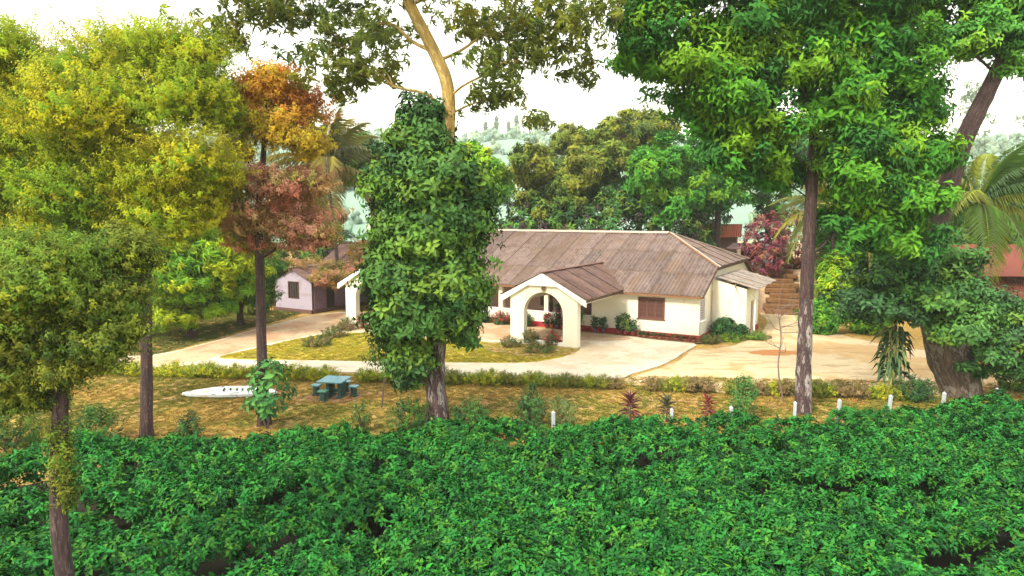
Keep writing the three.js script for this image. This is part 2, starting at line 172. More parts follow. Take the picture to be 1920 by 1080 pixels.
"bg4":{"base":[18.8,0,-63],"trunk":[[0,-0.15,0,0.35],[0.21,6.28,0.0,0.28],[-0.08,15.06,0.0,0.1]],"clumps":[[-1.34,11.97,-1.52,1.79,1.98,-1],[0.15,12.65,0.01,1.74,1.93,-1],[0.59,13.05,0.23,1.74,1.93,-1],[-0.31,12.98,-0.51,1.76,1.95,-1],[-0.93,14.77,0.95,1.71,1.9,-1],[1.38,10.93,-1.64,1.79,1.99,-1],[-2.97,12.54,0.38,1.73,1.92,-1],[-0.11,14.64,1.04,1.71,1.89,-1],[1.11,11.16,0.73,1.73,1.92,-1],[0.13,15.04,-1.74,1.78,1.98,-1],[0.2,10.72,-0.92,1.77,1.97,-1],[-0.06,13.86,1.63,1.69,1.88,-1],[0.65,13.08,-0.51,1.76,1.95,-1],[-0.36,12.41,-0.32,1.75,1.94,-1],[0.69,13.1,0.41,1.73,1.92,-1],[1.18,10.35,1.66,1.7,1.89,-1]]},
"bg5":{"base":[26.0,0,-70],"trunk":[[0,-0.15,0,0.35],[0.31,6.79,0.0,0.28],[-0.09,16.35,0.0,0.1]],"clumps":[[-2.22,14.59,0.39,2.03,2.13,-1],[0.44,9.7,1.6,2.01,2.11,-1],[-0.87,14.8,0.1,2.04,2.14,-1],[-1.53,11.44,2.24,1.99,2.08,-1],[0.09,13.32,1.78,2.0,2.09,-1],[-1.39,15.1,-1.07,2.08,2.17,-1],[-1.48,15.86,0.92,2.01,2.11,-1],[-1.18,14.61,1.33,2.01,2.1,-1],[3.21,13.85,0.56,2.03,2.13,-1],[0.93,13.49,-1.81,2.1,2.2,-1],[2.05,14.33,-0.66,2.07,2.16,-1],[1.45,14.82,0.24,2.04,2.14,-1],[-0.93,12.97,0.42,2.04,2.14,-1],[1.26,14.95,-1.37,2.09,2.18,-1]]},
"bg6":{"base":[-13.7,0,-68],"trunk":[[0,-0.15,0,0.35],[-0.15,6.45,0.0,0.28],[0.03,14.62,0.0,0.1]],"clumps":[[-1.39,12.08,1.41,1.35,1.34,-1],[-1.59,12.33,0.29,1.37,1.36,-1],[0.71,10.97,0.43,1.37,1.36,-1],[0.07,13.61,-0.65,1.38,1.38,-1],[1.86,11.42,0.64,1.36,1.36,-1],[2.49,11.98,1.54,1.34,1.34,-1],[-1.26,14.6,-1.14,1.39,1.39,-1],[1.43,12.67,-1.46,1.4,1.4,-1],[0.08,11.6,-1.56,1.41,1.4,-1],[-1.29,12.28,1.13,1.35,1.34,-1]]},
"bg7":{"base":[-2.8,0,-66],"trunk":[[0,-0.15,0,0.35],[-0.05,6.12,0.0,0.28],[-0.01,14.01,0.0,0.1]],"clumps":[[-1.52,11.74,0.45,1.11,1.37,-1],[0.09,11.92,-0.34,1.12,1.39,-1],[-0.26,9.67,0.51,1.11,1.38,-1],[-1.14,13.29,0.44,1.11,1.37,-1],[0.73,10.72,-0.91,1.14,1.41,-1],[0.4,12.43,0.86,1.1,1.36,-1],[1.39,11.11,-0.44,1.13,1.39,-1],[-1.56,10.75,-1.3,1.14,1.41,-1],[1.68,11.14,0.02,1.12,1.38,-1],[1.6,10.6,1.21,1.1,1.36,-1]]},
"bg8":{"base":[-26.4,0,-60],"trunk":[[0,-0.15,0,0.35],[-0.15,2.16,0.0,0.28],[0.09,6.89,0.0,0.1]],"clumps":[[0.04,1.3,0.87,1.97,1.85,-1],[0.33,5.56,-1.27,2.02,1.9,-1],[1.33,2.98,1.1,1.95,1.84,-1],[1.0,2.17,-1.35,2.04,1.92,-1],[-0.06,2.1,1.59,1.94,1.83,-1],[-0.82,4.52,-1.06,2.02,1.9,-1],[2.35,1.67,1.46,1.94,1.83,-1],[1.65,7.5,1.15,1.93,1.82,-1],[2.43,5.3,-1.15,2.02,1.9,-1],[1.95,6.45,1.2,1.94,1.83,-1],[-2.35,5.23,-0.64,2.0,1.89,-1],[-2.66,3.26,-1.8,2.05,1.93,-1],[2.34,7.36,2.29,1.9,1.79,-1],[-0.3,6.91,1.17,1.94,1.82,-1],[1.6,1.96,-0.27,2.0,1.89,-1],[0.61,2.8,0.11,1.99,1.87,-1]]},
"bg9":{"base":[-35.7,0,-58],"trunk":[[0,-0.15,0,0.35],[-0.08,1.77,0.0,0.28],[0.21,6.03,0.0,0.1]],"clumps":[[2.99,1.72,0.83,2.28,1.79,-1],[1.22,4.12,-1.34,2.35,1.85,-1],[-0.76,6.4,-1.08,2.33,1.83,-1],[0.13,5.67,1.52,2.24,1.76,-1],[2.63,2.58,2.2,2.22,1.75,-1],[-0.27,2.25,1.66,2.24,1.76,-1],[-0.75,4.57,0.28,2.29,1.8,-1],[-0.18,4.83,0.83,2.27,1.78,-1],[0.24,1.8,-2.28,2.4,1.89,-1],[0.6,-0.02,-0.53,2.34,1.84,-1],[2.99,3.72,0.59,2.28,1.79,-1],[1.23,5.58,-2.13,2.38,1.87,-1],[-3.67,4.95,-1.74,2.37,1.86,-1],[3.02,1.62,0.08,2.31,1.81,-1],[-0.13,1.03,-1.54,2.38,1.87,-1],[-0.27,5.88,-2.18,2.38,1.87,-1]]},
"bg10":{"base":[-44.4,0,-60],"trunk":[[0,-0.15,0,0.35],[-0.16,2.16,0.0,0.28],[0.25,7.13,0.0,0.1]],"clumps":[[1.32,4.48,1.22,2.14,2.0,-1],[-0.0,0.58,-2.51,2.29,2.14,-1],[3.73,6.67,1.85,2.1,1.97,-1],[1.25,4.26,-0.84,2.21,2.07,-1],[-1.24,6.35,-1.23,2.22,2.07,-1],[1.61,0.78,1.94,2.13,1.99,-1],[2.29,6.22,2.2,2.09,1.96,-1],[-1.94,4.43,-0.23,2.19,2.05,-1],[-0.7,3.77,0.34,2.17,2.03,-1],[-0.26,2.15,2.23,2.11,1.97,-1],[0.17,6.41,1.89,2.1,1.97,-1],[4.25,4.55,2.31,2.1,1.96,-1],[0.17,4.01,-1.7,2.24,2.1,-1],[3.77,5.65,1.14,2.13,2.0,-1]]},
"bg11":{"base":[-37.0,0,-72],"trunk":[[0,-0.15,0,0.35],[-0.28,5.45,0.0,0.28],[0.2,13.85,0.0,0.1]],"clumps":[[-2.58,8.48,-0.56,2.86,2.24,-1],[-2.36,9.86,1.07,2.79,2.19,-1],[-2.12,7.26,-3.33,2.97,2.33,-1],[-2.3,8.41,-2.43,2.93,2.3,-1],[1.06,13.11,1.96,2.74,2.15,-1],[3.69,11.3,2.67,2.72,2.13,-1],[0.03,14.42,-3.21,2.93,2.31,-1],[-4.51,9.91,-1.38,2.88,2.26,-1],[-0.51,8.4,-1.64,2.9,2.28,-1],[0.57,13.36,-0.52,2.83,2.23,-1],[-3.48,14.26,-1.41,2.86,2.25,-1],[5.58,9.59,2.26,2.74,2.15,-1],[0.17,14.02,-1.8,2.88,2.26,-1],[1.29,8.81,-0.27,2.84,2.23,-1]]},
"bg12":{"base":[28.5,0,-55],"trunk":[[0,-0.15,0,0.35],[0.19,2.54,0.0,0.28],[-0.07,7.0,0.0,0.1]],"clumps":[[-3.32,5.5,1.79,1.58,1.35,-1],[-0.83,2.75,0.79,1.62,1.39,-1],[0.44,5.77,-1.84,1.69,1.45,-1],[-1.21,3.36,-0.96,1.67,1.43,-1],[-2.2,5.15,1.35,1.59,1.37,-1],[0.61,5.76,1.94,1.58,1.35,-1],[1.62,4.21,1.46,1.59,1.37,-1],[1.41,3.16,0.23,1.63,1.4,-1],[1.17,5.43,0.16,1.63,1.4,-1],[2.01,6.55,-0.74,1.65,1.42,-1],[2.55,3.72,-0.1,1.64,1.41,-1],[0.44,5.16,1.21,1.6,1.37,-1],[1.93,7.51,-1.88,1.68,1.44,-1],[-0.88,4.67,0.98,1.61,1.38,-1]]},
"bg13":{"base":[38.6,0,-60],"trunk":[[0,-0.15,0,0.35],[0.2,3.11,0.0,0.28],[-0.2,8.76,0.0,0.1]],"clumps":[[1.86,3.37,-0.78,2.01,1.9,-1],[0.95,3.71,-0.03,1.99,1.87,-1],[-1.6,5.82,-1.11,2.01,1.9,-1],[0.68,3.01,-0.83,2.02,1.9,-1],[-2.66,9.08,1.73,1.91,1.8,-1],[2.3,6.79,-1.24,2.01,1.9,-1],[0.43,9.0,-1.41,2.01,1.9,-1],[-2.61,9.26,1.58,1.91,1.8,-1],[2.04,4.04,-2.33,2.06,1.94,-1],[0.82,6.49,1.07,1.94,1.83,-1],[-2.68,6.86,0.13,1.97,1.86,-1],[1.6,8.75,-0.93,2.0,1.88,-1],[0.52,4.61,2.0,1.92,1.81,-1],[1.46,3.79,0.62,1.96,1.85,-1]]},
"bg14":{"base":[48.1,0,-64],"trunk":[[0,-0.15,0,0.35],[0.29,3.55,0.0,0.28],[-0.25,10.03,0.0,0.1]],"clumps":[[-1.63,10.45,0.09,1.88,2.15,-1],[-3.67,7.28,2.25,1.83,2.09,-1],[0.64,5.39,-1.08,1.93,2.21,-1],[0.87,4.52,-1.05,1.93,2.21,-1],[2.24,5.48,-0.86,1.92,2.2,-1],[0.02,7.86,-1.94,1.95,2.23,-1],[1.35,3.97,-0.5,1.92,2.19,-1],[-0.34,10.89,-0.39,1.89,2.16,-1],[1.52,4.96,1.16,1.87,2.13,-1],[-1.27,4.87,-0.91,1.93,2.2,-1],[1.32,9.05,1.32,1.85,2.11,-1],[1.29,7.66,0.2,1.89,2.16,-1]]},
"bg15":{"base":[35.7,0,-72],"trunk":[[0,-0.15,0,0.35],[0.37,6.86,0.0,0.28],[-0.14,16.04,0.0,0.1]],"clumps":[[1.85,15.08,1.51,2.29,1.76,-1],[1.23,14.53,0.77,2.31,1.79,-1],[2.76,15.41,0.41,2.32,1.79,-1],[-0.07,11.44,2.8,2.26,1.74,-1],[0.55,12.21,2.55,2.26,1.75,-1],[-1.23,13.14,-1.04,2.38,1.83,-1],[2.1,14.74,-0.41,2.35,1.81,-1],[-2.61,15.87,-0.04,2.34,1.8,-1],[4.13,12.4,-2.63,2.43,1.88,-1],[0.93,12.64,1.09,2.31,1.78,-1]]},
"bg16":{"base":[-25.0,0,-80],"trunk":[[0,-0.15,0,0.35],[-0.15,4.03,0.0,0.28],[0.09,10.8,0.0,0.1]],"clumps":[[1.62,5.15,0.68,2.09,2.02,-1],[-1.18,7.77,1.47,2.06,1.99,-1],[1.0,10.7,0.03,2.09,2.02,-1],[-0.2,7.78,-0.65,2.12,2.04,-1],[-0.33,8.55,1.48,2.06,1.99,-1],[-0.6,6.02,-2.3,2.17,2.09,-1],[3.61,8.08,1.89,2.05,1.98,-1],[-0.76,8.51,-0.86,2.12,2.05,-1],[-0.49,8.0,2.27,2.04,1.97,-1]]},
"bg17":{"base":[-46.8,0,-70],"trunk":[[0,-0.15,0,0.35],[-0.4,5.97,0.0,0.28],[0.24,14.49,0.0,0.1]],"clumps":[[-0.26,12.38,-3.15,2.86,2.04,-1],[0.46,11.97,-2.51,2.84,2.03,-1],[0.35,13.46,2.57,2.63,1.88,-1],[-0.5,8.03,-1.19,2.8,2.0,-1],[-2.55,13.92,1.22,2.68,1.92,-1],[1.81,13.54,-2.98,2.85,2.04,-1],[2.04,13.93,-1.25,2.78,1.99,-1],[1.75,8.48,0.55,2.73,1.95,-1],[5.82,12.9,3.05,2.62,1.87,-1],[-2.91,13.07,0.74,2.71,1.93,-1],[-1.32,8.02,-1.24,2.81,2.0,-1],[1.85,15.4,1.0,2.69,1.92,-1]]},
"bg18":{"base":[36.6,0,-50],"trunk":[[0,-0.15,0,0.35],[0.01,-0.11,0.0,0.28],[-0.08,0.98,0.0,0.1]],"clumps":[[0.74,0.69,0.93,0.98,0.84,-1],[1.35,-0.93,-0.18,1.01,0.86,-1],[-0.08,-0.23,-0.73,1.02,0.87,-1],[-0.64,-0.52,-0.11,1.01,0.86,-1],[0.15,-0.22,0.5,0.99,0.85,-1],[-1.41,-0.72,0.55,0.99,0.85,-1],[-0.7,-0.43,0.67,0.99,0.85,-1],[-1.43,0.57,0.29,1.0,0.85,-1]]},
"bg19":{"base":[7.8,0,-84],"trunk":[[0,-0.15,0,0.35],[0.08,7.31,0.0,0.28],[-0.01,16.39,0.0,0.1]],"clumps":[[-0.6,17.08,-1.47,1.94,1.43,-1],[1.37,14.43,0.79,1.9,1.39,-1],[2.62,13.25,-1.61,1.95,1.44,-1],[-0.87,16.61,1.23,1.88,1.38,-1],[-2.96,13.4,2.26,1.86,1.37,-1],[1.55,13.02,2.12,1.87,1.37,-1],[-0.08,16.4,-0.9,1.93,1.42,-1]]}};
// ---------- the ground ----------
const SP = (size, metres, fn) => { const t = tex(size, (u, v) => fn(u * metres, v * metres, metres)); t.repeat.set(1 / metres, 1 / metres); return t; };   // uv in metres
const bumpT = (metres, k) => { const t = k.clone(); t.repeat.set(1 / metres, 1 / metres); t.needsUpdate = true; return t; };
const lawnT = SP(1024, 40, (x, y, p) => {
  const f = fbm(x * 3, y * 3, 3, p * 3, 11), c = fbm(x / 4, y / 4, 4, p / 4, 12), s = fbm(x * 1, y * 1, 4, p, 13), e = fbm(x * 8, y * 8, 2, p * 8, 15);
  let q = mix3([0.34, 0.205, 0.035], [0.46, 0.285, 0.06], f);
  q = mix3(q, [0.24, 0.2, 0.024], smooth(0.5, 0.64, c) * 0.6); q = mix3(q, [0.46, 0.26, 0.12], smooth(0.54, 0.68, s) * 0.7);
  return mix3(q, [q[0] * 0.55, q[1] * 0.6, q[2] * 0.55], smooth(0.5, 0.75, e));
});
const lawnM = new THREE.MeshStandardMaterial({ map: lawnT, bumpMap: bumpT(6, grain), bumpScale: 0.05, roughness: 1, side: THREE.DoubleSide });
const islandT = SP(1024, 32, (x, y, p) => {
  const f = fbm(x * 4, y * 4, 3, p * 4, 21), c = fbm(x / 2, y / 2, 4, p / 2, 22), e = fbm(x * 10, y * 10, 2, p * 10, 25);
  let q = mix3([0.38, 0.29, 0.018], [0.48, 0.36, 0.03], f); q = mix3(q, [0.2, 0.23, 0.02], smooth(0.5, 0.62, c) * 0.7); q = mix3(q, [0.36, 0.22, 0.09], smooth(0.6, 0.7, fbm(x / 1.3, y / 1.3, 3, 0, 28)) * 0.6);
  return mix3(q, [q[0] * 0.7, q[1] * 0.72, q[2] * 0.6], smooth(0.5, 0.75, e));
});
const islandM = new THREE.MeshStandardMaterial({ map: islandT, bumpMap: bumpT(6, grain), bumpScale: 0.05, roughness: 1, side: THREE.DoubleSide });
const driveT = SP(1024, 32, (x, y, p) => {
  const f = fbm(x * 8, y * 8, 3, p * 8, 31), c = fbm(x / 2, y / 2, 5, p / 2, 32), s = fbm(x * 1.5, y * 1.5, 4, 0, 33);
  let q = mix3([0.50, 0.42, 0.30], [0.62, 0.55, 0.42], f); q = mix3(q, [0.48, 0.33, 0.19], smooth(0.5, 0.7, c) * 0.6); return mix3(q, [0.40, 0.28, 0.17], smooth(0.62, 0.72, s) * 0.5);
});
const driveM = new THREE.MeshStandardMaterial({ map: driveT, bumpMap: bumpT(4, grain), bumpScale: 0.008, roughness: 0.92 });
const pathT = SP(1024, 16, (x, y, p) => {
  const f = fbm(x * 6, y * 6, 3, p * 6, 41), c = fbm(x / 2, y / 2, 5, p / 2, 42), s = fbm(x * 2, y * 2, 4, p * 2, 43);
  let q = mix3([0.40, 0.26, 0.15], [0.50, 0.36, 0.22], f); q = mix3(q, [0.38, 0.19, 0.09], smooth(0.48, 0.66, c) * 0.7); return mix3(q, [0.24, 0.15, 0.07], smooth(0.6, 0.72, s) * 0.6);
});
const pathM = new THREE.MeshStandardMaterial({ map: pathT, bumpMap: bumpT(4, grain), bumpScale: 0.02, roughness: 0.97, side: THREE.DoubleSide });
const sandT = SP(1024, 32, (x, y, p) => {
  const f = fbm(x * 6, y * 6, 3, p * 6, 51), c = fbm(x / 2, y / 4, 5, 0, 52), s = fbm(x * 0.7, y * 2.4, 4, 0, 53);
  let q = mix3([0.50, 0.37, 0.20], [0.62, 0.49, 0.30], f); q = mix3(q, [0.44, 0.25, 0.08], smooth(0.48, 0.64, c) * 0.7); q = mix3(q, [0.33, 0.21, 0.08], smooth(0.58, 0.7, s) * 0.55); return q;
});
const sandM = new THREE.MeshStandardMaterial({ map: sandT, bumpMap: bumpT(3, grain), bumpScale: 0.03, roughness: 1, side: THREE.DoubleSide });
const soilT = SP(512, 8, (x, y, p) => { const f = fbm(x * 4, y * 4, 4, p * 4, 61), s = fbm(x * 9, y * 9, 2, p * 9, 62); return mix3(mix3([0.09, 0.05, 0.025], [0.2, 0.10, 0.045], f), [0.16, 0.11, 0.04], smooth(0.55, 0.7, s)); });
const soilM = new THREE.MeshStandardMaterial({ map: soilT, bumpMap: bumpT(2, grain), bumpScale: 0.06, roughness: 1, side: THREE.DoubleSide });

function flat(pts, y, holes = [], sub = 6, jit = 0.07, seed = 1) {   // a sheet with a wandering outline, uv in metres
  const line = (a) => { const c = new THREE.CatmullRomCurve3(a.map((p) => new THREE.Vector3(p[0], 0, p[1])), true, 'centripetal'); return c.getSpacedPoints(a.length * sub).slice(0, -1).map((p, i) => new THREE.Vector2(p.x + (hash2(i, seed, 1) - 0.5) * jit, -(p.z + (hash2(i, seed, 2) - 0.5) * jit))); };
  const s = new THREE.Shape(line(pts)); for (const h of holes) s.holes.push(new THREE.Path(line(h)));
  const g = new THREE.ShapeGeometry(s); g.rotateX(-Math.PI / 2); g.translate(0, y, 0); return boxUV(g);
}
{
  const g = new THREE.PlaneGeometry(1500, 260, 40, 10); g.rotateX(-Math.PI / 2); g.translate(0, 0, -50); boxUV(g); struct('ground', g, lawnM, 'dry golden lawn and rough ground round the bungalow');
}
const hillY = (x, z) => { const d = clamp((-z - 150) / 480); return 80 * d * (0.85 + 0.15 * Math.sin(d * 3)) + (vnoise(x / 60, z / 60, 0, 4) - 0.5) * 14 * smooth(0, 0.3, d) + (vnoise(x / 170, 3, 0, 9) - 0.5) * 14 * d - 0.6; };
{
  const g = new THREE.PlaneGeometry(1500, 560, 100, 50); g.rotateX(-Math.PI / 2); g.translate(0, 0, -430);
  const p = g.attributes.position; for (let i = 0; i < p.count; i++) p.setY(i, hillY(p.getX(i), p.getZ(i))); g.computeVertexNormals(); boxUV(g);
  const t = SP(512, 200, (x, y, m) => mix3([0.15, 0.24, 0.18], [0.20, 0.30, 0.22], fbm(x / 8, y / 8, 4, m / 8, 71)));  // pale teal green carries distance haze in the base colour, beyond the fog
  struct('hillside', g, new THREE.MeshStandardMaterial({ map: t, roughness: 1 }), 'hillside beyond the trees, its green paled for haze');
}
const bankY = (x, z) => 3.0 * smooth(-54, -62, z) * smooth(13, 19, x) + 1.3 * smooth(-62, -75, z) * smooth(13, 19, x) + (vnoise(x / 1.7, z / 1.7, 0, 8) - 0.5) * 0.35 * smooth(-53, -56, z);
{
  const g = new THREE.PlaneGeometry(70, 38, 100, 60); g.rotateX(-Math.PI / 2); g.translate(48, 0, -71.5); const p = g.attributes.position;
  for (let i = 0; i < p.count; i++) p.setY(i, bankY(p.getX(i), p.getZ(i)) - 0.02); g.computeVertexNormals(); boxUV(g);
  struct('earth_bank', g, pathM, 'reddish earth bank rising behind the bungalow');
}
const ISLAND = [[-16.5, -37.5], [-15.4, -40], [-13.9, -42.9], [-12.2, -45.2], [-9.5, -45.2], [-3.7, -42.5], [-0.3, -41.7], [4, -40.2], [3.4, -38.3], [1.2, -36.3], [-3.2, -36.2], [-10.6, -36.7]];
{
  const out = [[-30, -35.6], [-18.5, -34.9], [-11, -34.3], [-2.9, -33.3], [5, -32.6], [6.3, -33.9], [8, -35.6], [9.6, -38.1], [10.5, -39.7], [11.4, -41.6], [5.4, -45.2], [-4, -50.6], [-11, -54.7], [-14.7, -54.4], [-17.4, -48.5], [-19, -42], [-20.6, -38.2], [-30, -37.4]];
  const line = (a) => new THREE.CatmullRomCurve3(a.map((p) => new THREE.Vector3(p[0], 0, p[1])), true, 'centripetal').getSpacedPoints(a.length * 7).slice(0, -1).map((p, i) => [p.x + (hash2(i, 5) - 0.5) * 0.08, -p.z + (hash2(i, 6) - 0.5) * 0.08]);
  const g = extr(line(out), 0.06, [line(ISLAND)]); g.rotateX(-Math.PI / 2); boxUV(g); struct('driveway', g, driveM, 'pale concrete drive looping past the porches');
  struct('island_lawn', flat(ISLAND, 0.045, [], 6, 0.1, 3), islandM, 'yellow green lawn inside the loop of the drive');
  struct('path', flat([[-27, -36.2], [-22, -35.8], [-17.3, -36.4], [-16.6, -38.2], [-15.2, -41.4], [-13.6, -44.2], [-12.0, -46.2], [-8.5, -45.8], [-3, -43.4], [0.4, -42.4], [1.8, -43.6], [4.2, -42.6], [7.2, -42.6], [7.8, -43.6], [5.2, -45.0], [-4, -50.4], [-11, -54.4], [-14.5, -54.1], [-17.2, -48.3], [-18.8, -42], [-20.4, -38.0], [-27, -37.3]], 0.066, [], 6, 0.1, 4), pathM, 'tan earth path running back to the outbuilding');
  struct('yard', flat([[5.2, -32.2], [6.6, -33.7], [8.3, -35.6], [9.9, -38], [10.8, -39.7], [13.5, -41], [16.2, -44.5], [19, -50], [21, -56], [24, -55], [22, -47], [22.5, -43], [25, -39], [28, -34], [25, -30.6], [16, -29.4], [8, -30.6]], 0.012, [], 6, 0.15, 5), sandM, 'bare sandy yard beside the bungalow');
  struct('earth_patch', flat([[13.8, -38.9], [15.2, -39.8], [16.7, -39.4], [17.2, -38.6], [15.8, -38.4], [14.6, -38.2]], 0.02, [], 6, 0.2, 6), mat([0.42, 0.17, 0.045], 1), 'orange earth patch on the sandy yard');
}
const EDGE = [[-60, -11], [-30, -15.5], [-15.7, -18.6], [-12.6, -21.0], [-7, -21.7], [-2.3, -22.6], [2.9, -22.7], [9.2, -23.4], [14.2, -24.8], [22, -26.4], [40, -30], [70, -35]];
const edgeZ = (x) => { for (let i = 0; i + 1 < EDGE.length; i++) if (x <= EDGE[i + 1][0]) return lerp(EDGE[i][1], EDGE[i + 1][1], clamp((x - EDGE[i][0]) / (EDGE[i + 1][0] - EDGE[i][0]))); return -35; };
{
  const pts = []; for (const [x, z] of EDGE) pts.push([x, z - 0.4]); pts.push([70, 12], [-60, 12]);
  struct('plantation_soil', flat(pts, 0.016, [], 40, 0.2, 9), new THREE.MeshStandardMaterial({ map: soilT, color: lin(0.13, 0.18, 0.16), roughness: 1, side: THREE.DoubleSide }), 'soil under the plantation bushes, darkened to stand for shade');  // tint darkens the soil map to paint deep shade between bushes
}
// ---------- the bungalow ----------
const plasterT = SP(1024, 12, (x, y, p) => { const c = fbm(x / 1.5, y / 1.5, 5, p / 1.5, 81), s = fbm(x * 2, y * 0.6, 4, 0, 82), f = fbm(x * 14, y * 14, 2, 0, 83); let q = mix3([0.78, 0.72, 0.58], [0.83, 0.79, 0.67], c); q = mix3(q, [0.62, 0.48, 0.30], smooth(0.6, 0.78, s) * 0.4); return mix3(q, [q[0] * 0.9, q[1] * 0.88, q[2] * 0.84], f * 0.5); });
const wallM = new THREE.MeshStandardMaterial({ map: plasterT, bumpMap: bumpT(2, grain), bumpScale: 0.006, roughness: 0.93, side: THREE.DoubleSide });
const whiteT = SP(512, 8, (x, y, p) => { const s = fbm(x * 2, y * 2, 4, p * 2, 92); return mix3([0.84, 0.83, 0.79], [0.66, 0.58, 0.46], smooth(0.58, 0.75, s) * 0.6); });
const whiteM = new THREE.MeshStandardMaterial({ map: whiteT, roughness: 0.9, side: THREE.DoubleSide });
const redT = SP(256, 4, (x, y, p) => { const s = fbm(x * 2, y * 4, 4, 0, 93); return mix3([0.40, 0.012, 0.025], [0.28, 0.02, 0.03], s); });
const redM = new THREE.MeshStandardMaterial({ map: redT, roughness: 0.75 });
const pinkM = mat([0.42, 0.30, 0.24], 0.92), darkM = mat([0.03, 0.022, 0.02], 0.7), woodM = mat([0.13, 0.05, 0.035], 0.6), woodD = mat([0.07, 0.028, 0.022], 0.6), timberM = mat([0.24, 0.11, 0.05], 0.8);
const glassM = new THREE.MeshPhysicalMaterial({ color: lin(0.10, 0.045, 0.04), roughness: 0.18, specularIntensity: 0.8 });
const roofT = SP(1024, 8, (x, y, p) => { const c = fbm(x * 1, y * 1, 5, p, 101), s = fbm(x * 3, y * 3, 4, p * 3, 102), l = fbm(x * 5, y * 5, 3, p * 5, 103), b = fbm(x * 0.6, y * 0.25, 3, 0, 104); let q = mix3([0.15, 0.105, 0.09], [0.22, 0.165, 0.145], c); q = mix3(q, [0.075, 0.048, 0.043], smooth(0.5, 0.68, s) * 0.45); q = mix3(q, [0.27, 0.215, 0.18], smooth(0.62, 0.7, l) * 0.5); return mix3(q, [0.16, 0.10, 0.06], smooth(0.55, 0.7, b) * 0.5); });
const sheetM = [[0.85, 0.82, 0.82], [0.72, 0.68, 0.67], [0.95, 0.9, 0.88], [0.8, 0.74, 0.7], [0.88, 0.8, 0.76]].map((c) => new THREE.MeshStandardMaterial({ map: roofT, color: lin(...c), roughness: 0.95, side: THREE.DoubleSide }));
const porchSheetM = [[0.62, 0.47, 0.44], [0.68, 0.52, 0.48], [0.58, 0.44, 0.42]].map((c) => new THREE.MeshStandardMaterial({ map: roofT, color: lin(...c), roughness: 0.95, side: THREE.DoubleSide }));
const greySheetM = [[1.3, 1.42, 1.4], [1.15, 1.3, 1.25]].map((c) => new THREE.MeshStandardMaterial({ map: roofT, color: lin(...c), roughness: 0.95, side: THREE.DoubleSide }));
const capM = mat([0.34, 0.28, 0.23], 0.9);
// one corrugated sheet between x0 and x1, from bottom line bot(x) to top line top(x) up the slope; in (along, off the plane, up the slope)
function sheet(frame, x0, x1, bot, top, lift0, lift1, { amp = 0.055, pitch = 0.2625, lip = 0.04 } = {}) {
  const n = Math.max(4, Math.round((x1 - x0) / pitch * 6)), pos = [], uv = [], idx = [], du = R() * 8, dv = R() * 8, bend = (R() - 0.5) * 0.012;
  for (let i = 0; i <= n; i++) {
    const x = lerp(x0, x1, i / n), h = amp * Math.cos(2 * Math.PI * x / pitch), a = bot(x), b = Math.max(a + 0.005, top(x));
    for (const [v, k] of [[a, -lip + lift0], [a, lift0], [(a + b) / 2, (lift0 + lift1) / 2 + bend], [b, lift1]]) { const p = frame(x, h + k, v); pos.push(p[0], p[1], p[2]); uv.push(x + du, v + dv); }
  }
  for (let i = 0; i < n; i++) for (let k = 0; k < 3; k++) { const a = i * 4 + k, b = a + 4; idx.push(a, b, a + 1, a + 1, b, b + 1); }
  const g = new THREE.BufferGeometry(); g.setAttribute('position', new THREE.Float32BufferAttribute(pos, 3)); g.setAttribute('uv', new THREE.Float32BufferAttribute(uv, 2)); g.setIndex(idx); g.computeVertexNormals(); return g;
}
function slope(parent, frame, from, to, width, rows, bot, top, mats, opt = {}) {   // lays sheets; bot / top bound the slope at each place along it
  const len = opt.len;
  for (let c = 0, x = from; x < to - 0.05; c++, x += width) {
    const x1 = Math.min(to, x + width + 0.02), side = (c % 2) * 0.04;
    for (let r = 0; r < rows; r++) {
      const lo = len * r / rows - (r ? 0.12 : 0), hi = len * (r + 1) / rows, b = (q) => Math.max(lo + hash2(c, r, 4) * 0.05 * (r ? 1 : 0.6), bot(q)), t = (q) => Math.min(hi, top(q));
      if (t((x + x1) / 2) - b((x + x1) / 2) < 0.08 && t(x) - b(x) < 0.08 && t(x1) - b(x1) < 0.08) continue;
      part('roof_sheet', sheet(frame, x, x1, b, t, 0.05 + side + (r ? 0.02 : 0), 0.02 + side, opt), pick(mats), parent);
    }
  }
}
function bar(a, b, w, h, m, parent, name) {   // a beam from a to b
  const A = new THREE.Vector3(...a), B = new THREE.Vector3(...b), g = box(w, h, A.distanceTo(B)), o = part(name, g, m, parent); o.position.copy(A).add(B).multiplyScalar(0.5); o.lookAt(B.clone().applyMatrix4(parent.matrixWorld)); return o;
}
const HX = 11.89, HZ = -42.54, TH = -Math.PI / 6, cu = Math.cos(Math.PI / 6), su = 0.5;
const H = (s, n) => [HX + s * cu - n * su, HZ + s * su + n * cu];   // a place given along and out from the house front
const house = thing('bungalow', 'white bungalow with long brown corrugated roof, red plinth and two arched porches', 'house', [HX, 0, HZ], TH);
house.updateMatrixWorld(true);
const AL = Math.atan(0.4324), ca = Math.cos(AL), sa = Math.sin(AL), LEFT = -26.3, SLOPE = 8.5 / ca;
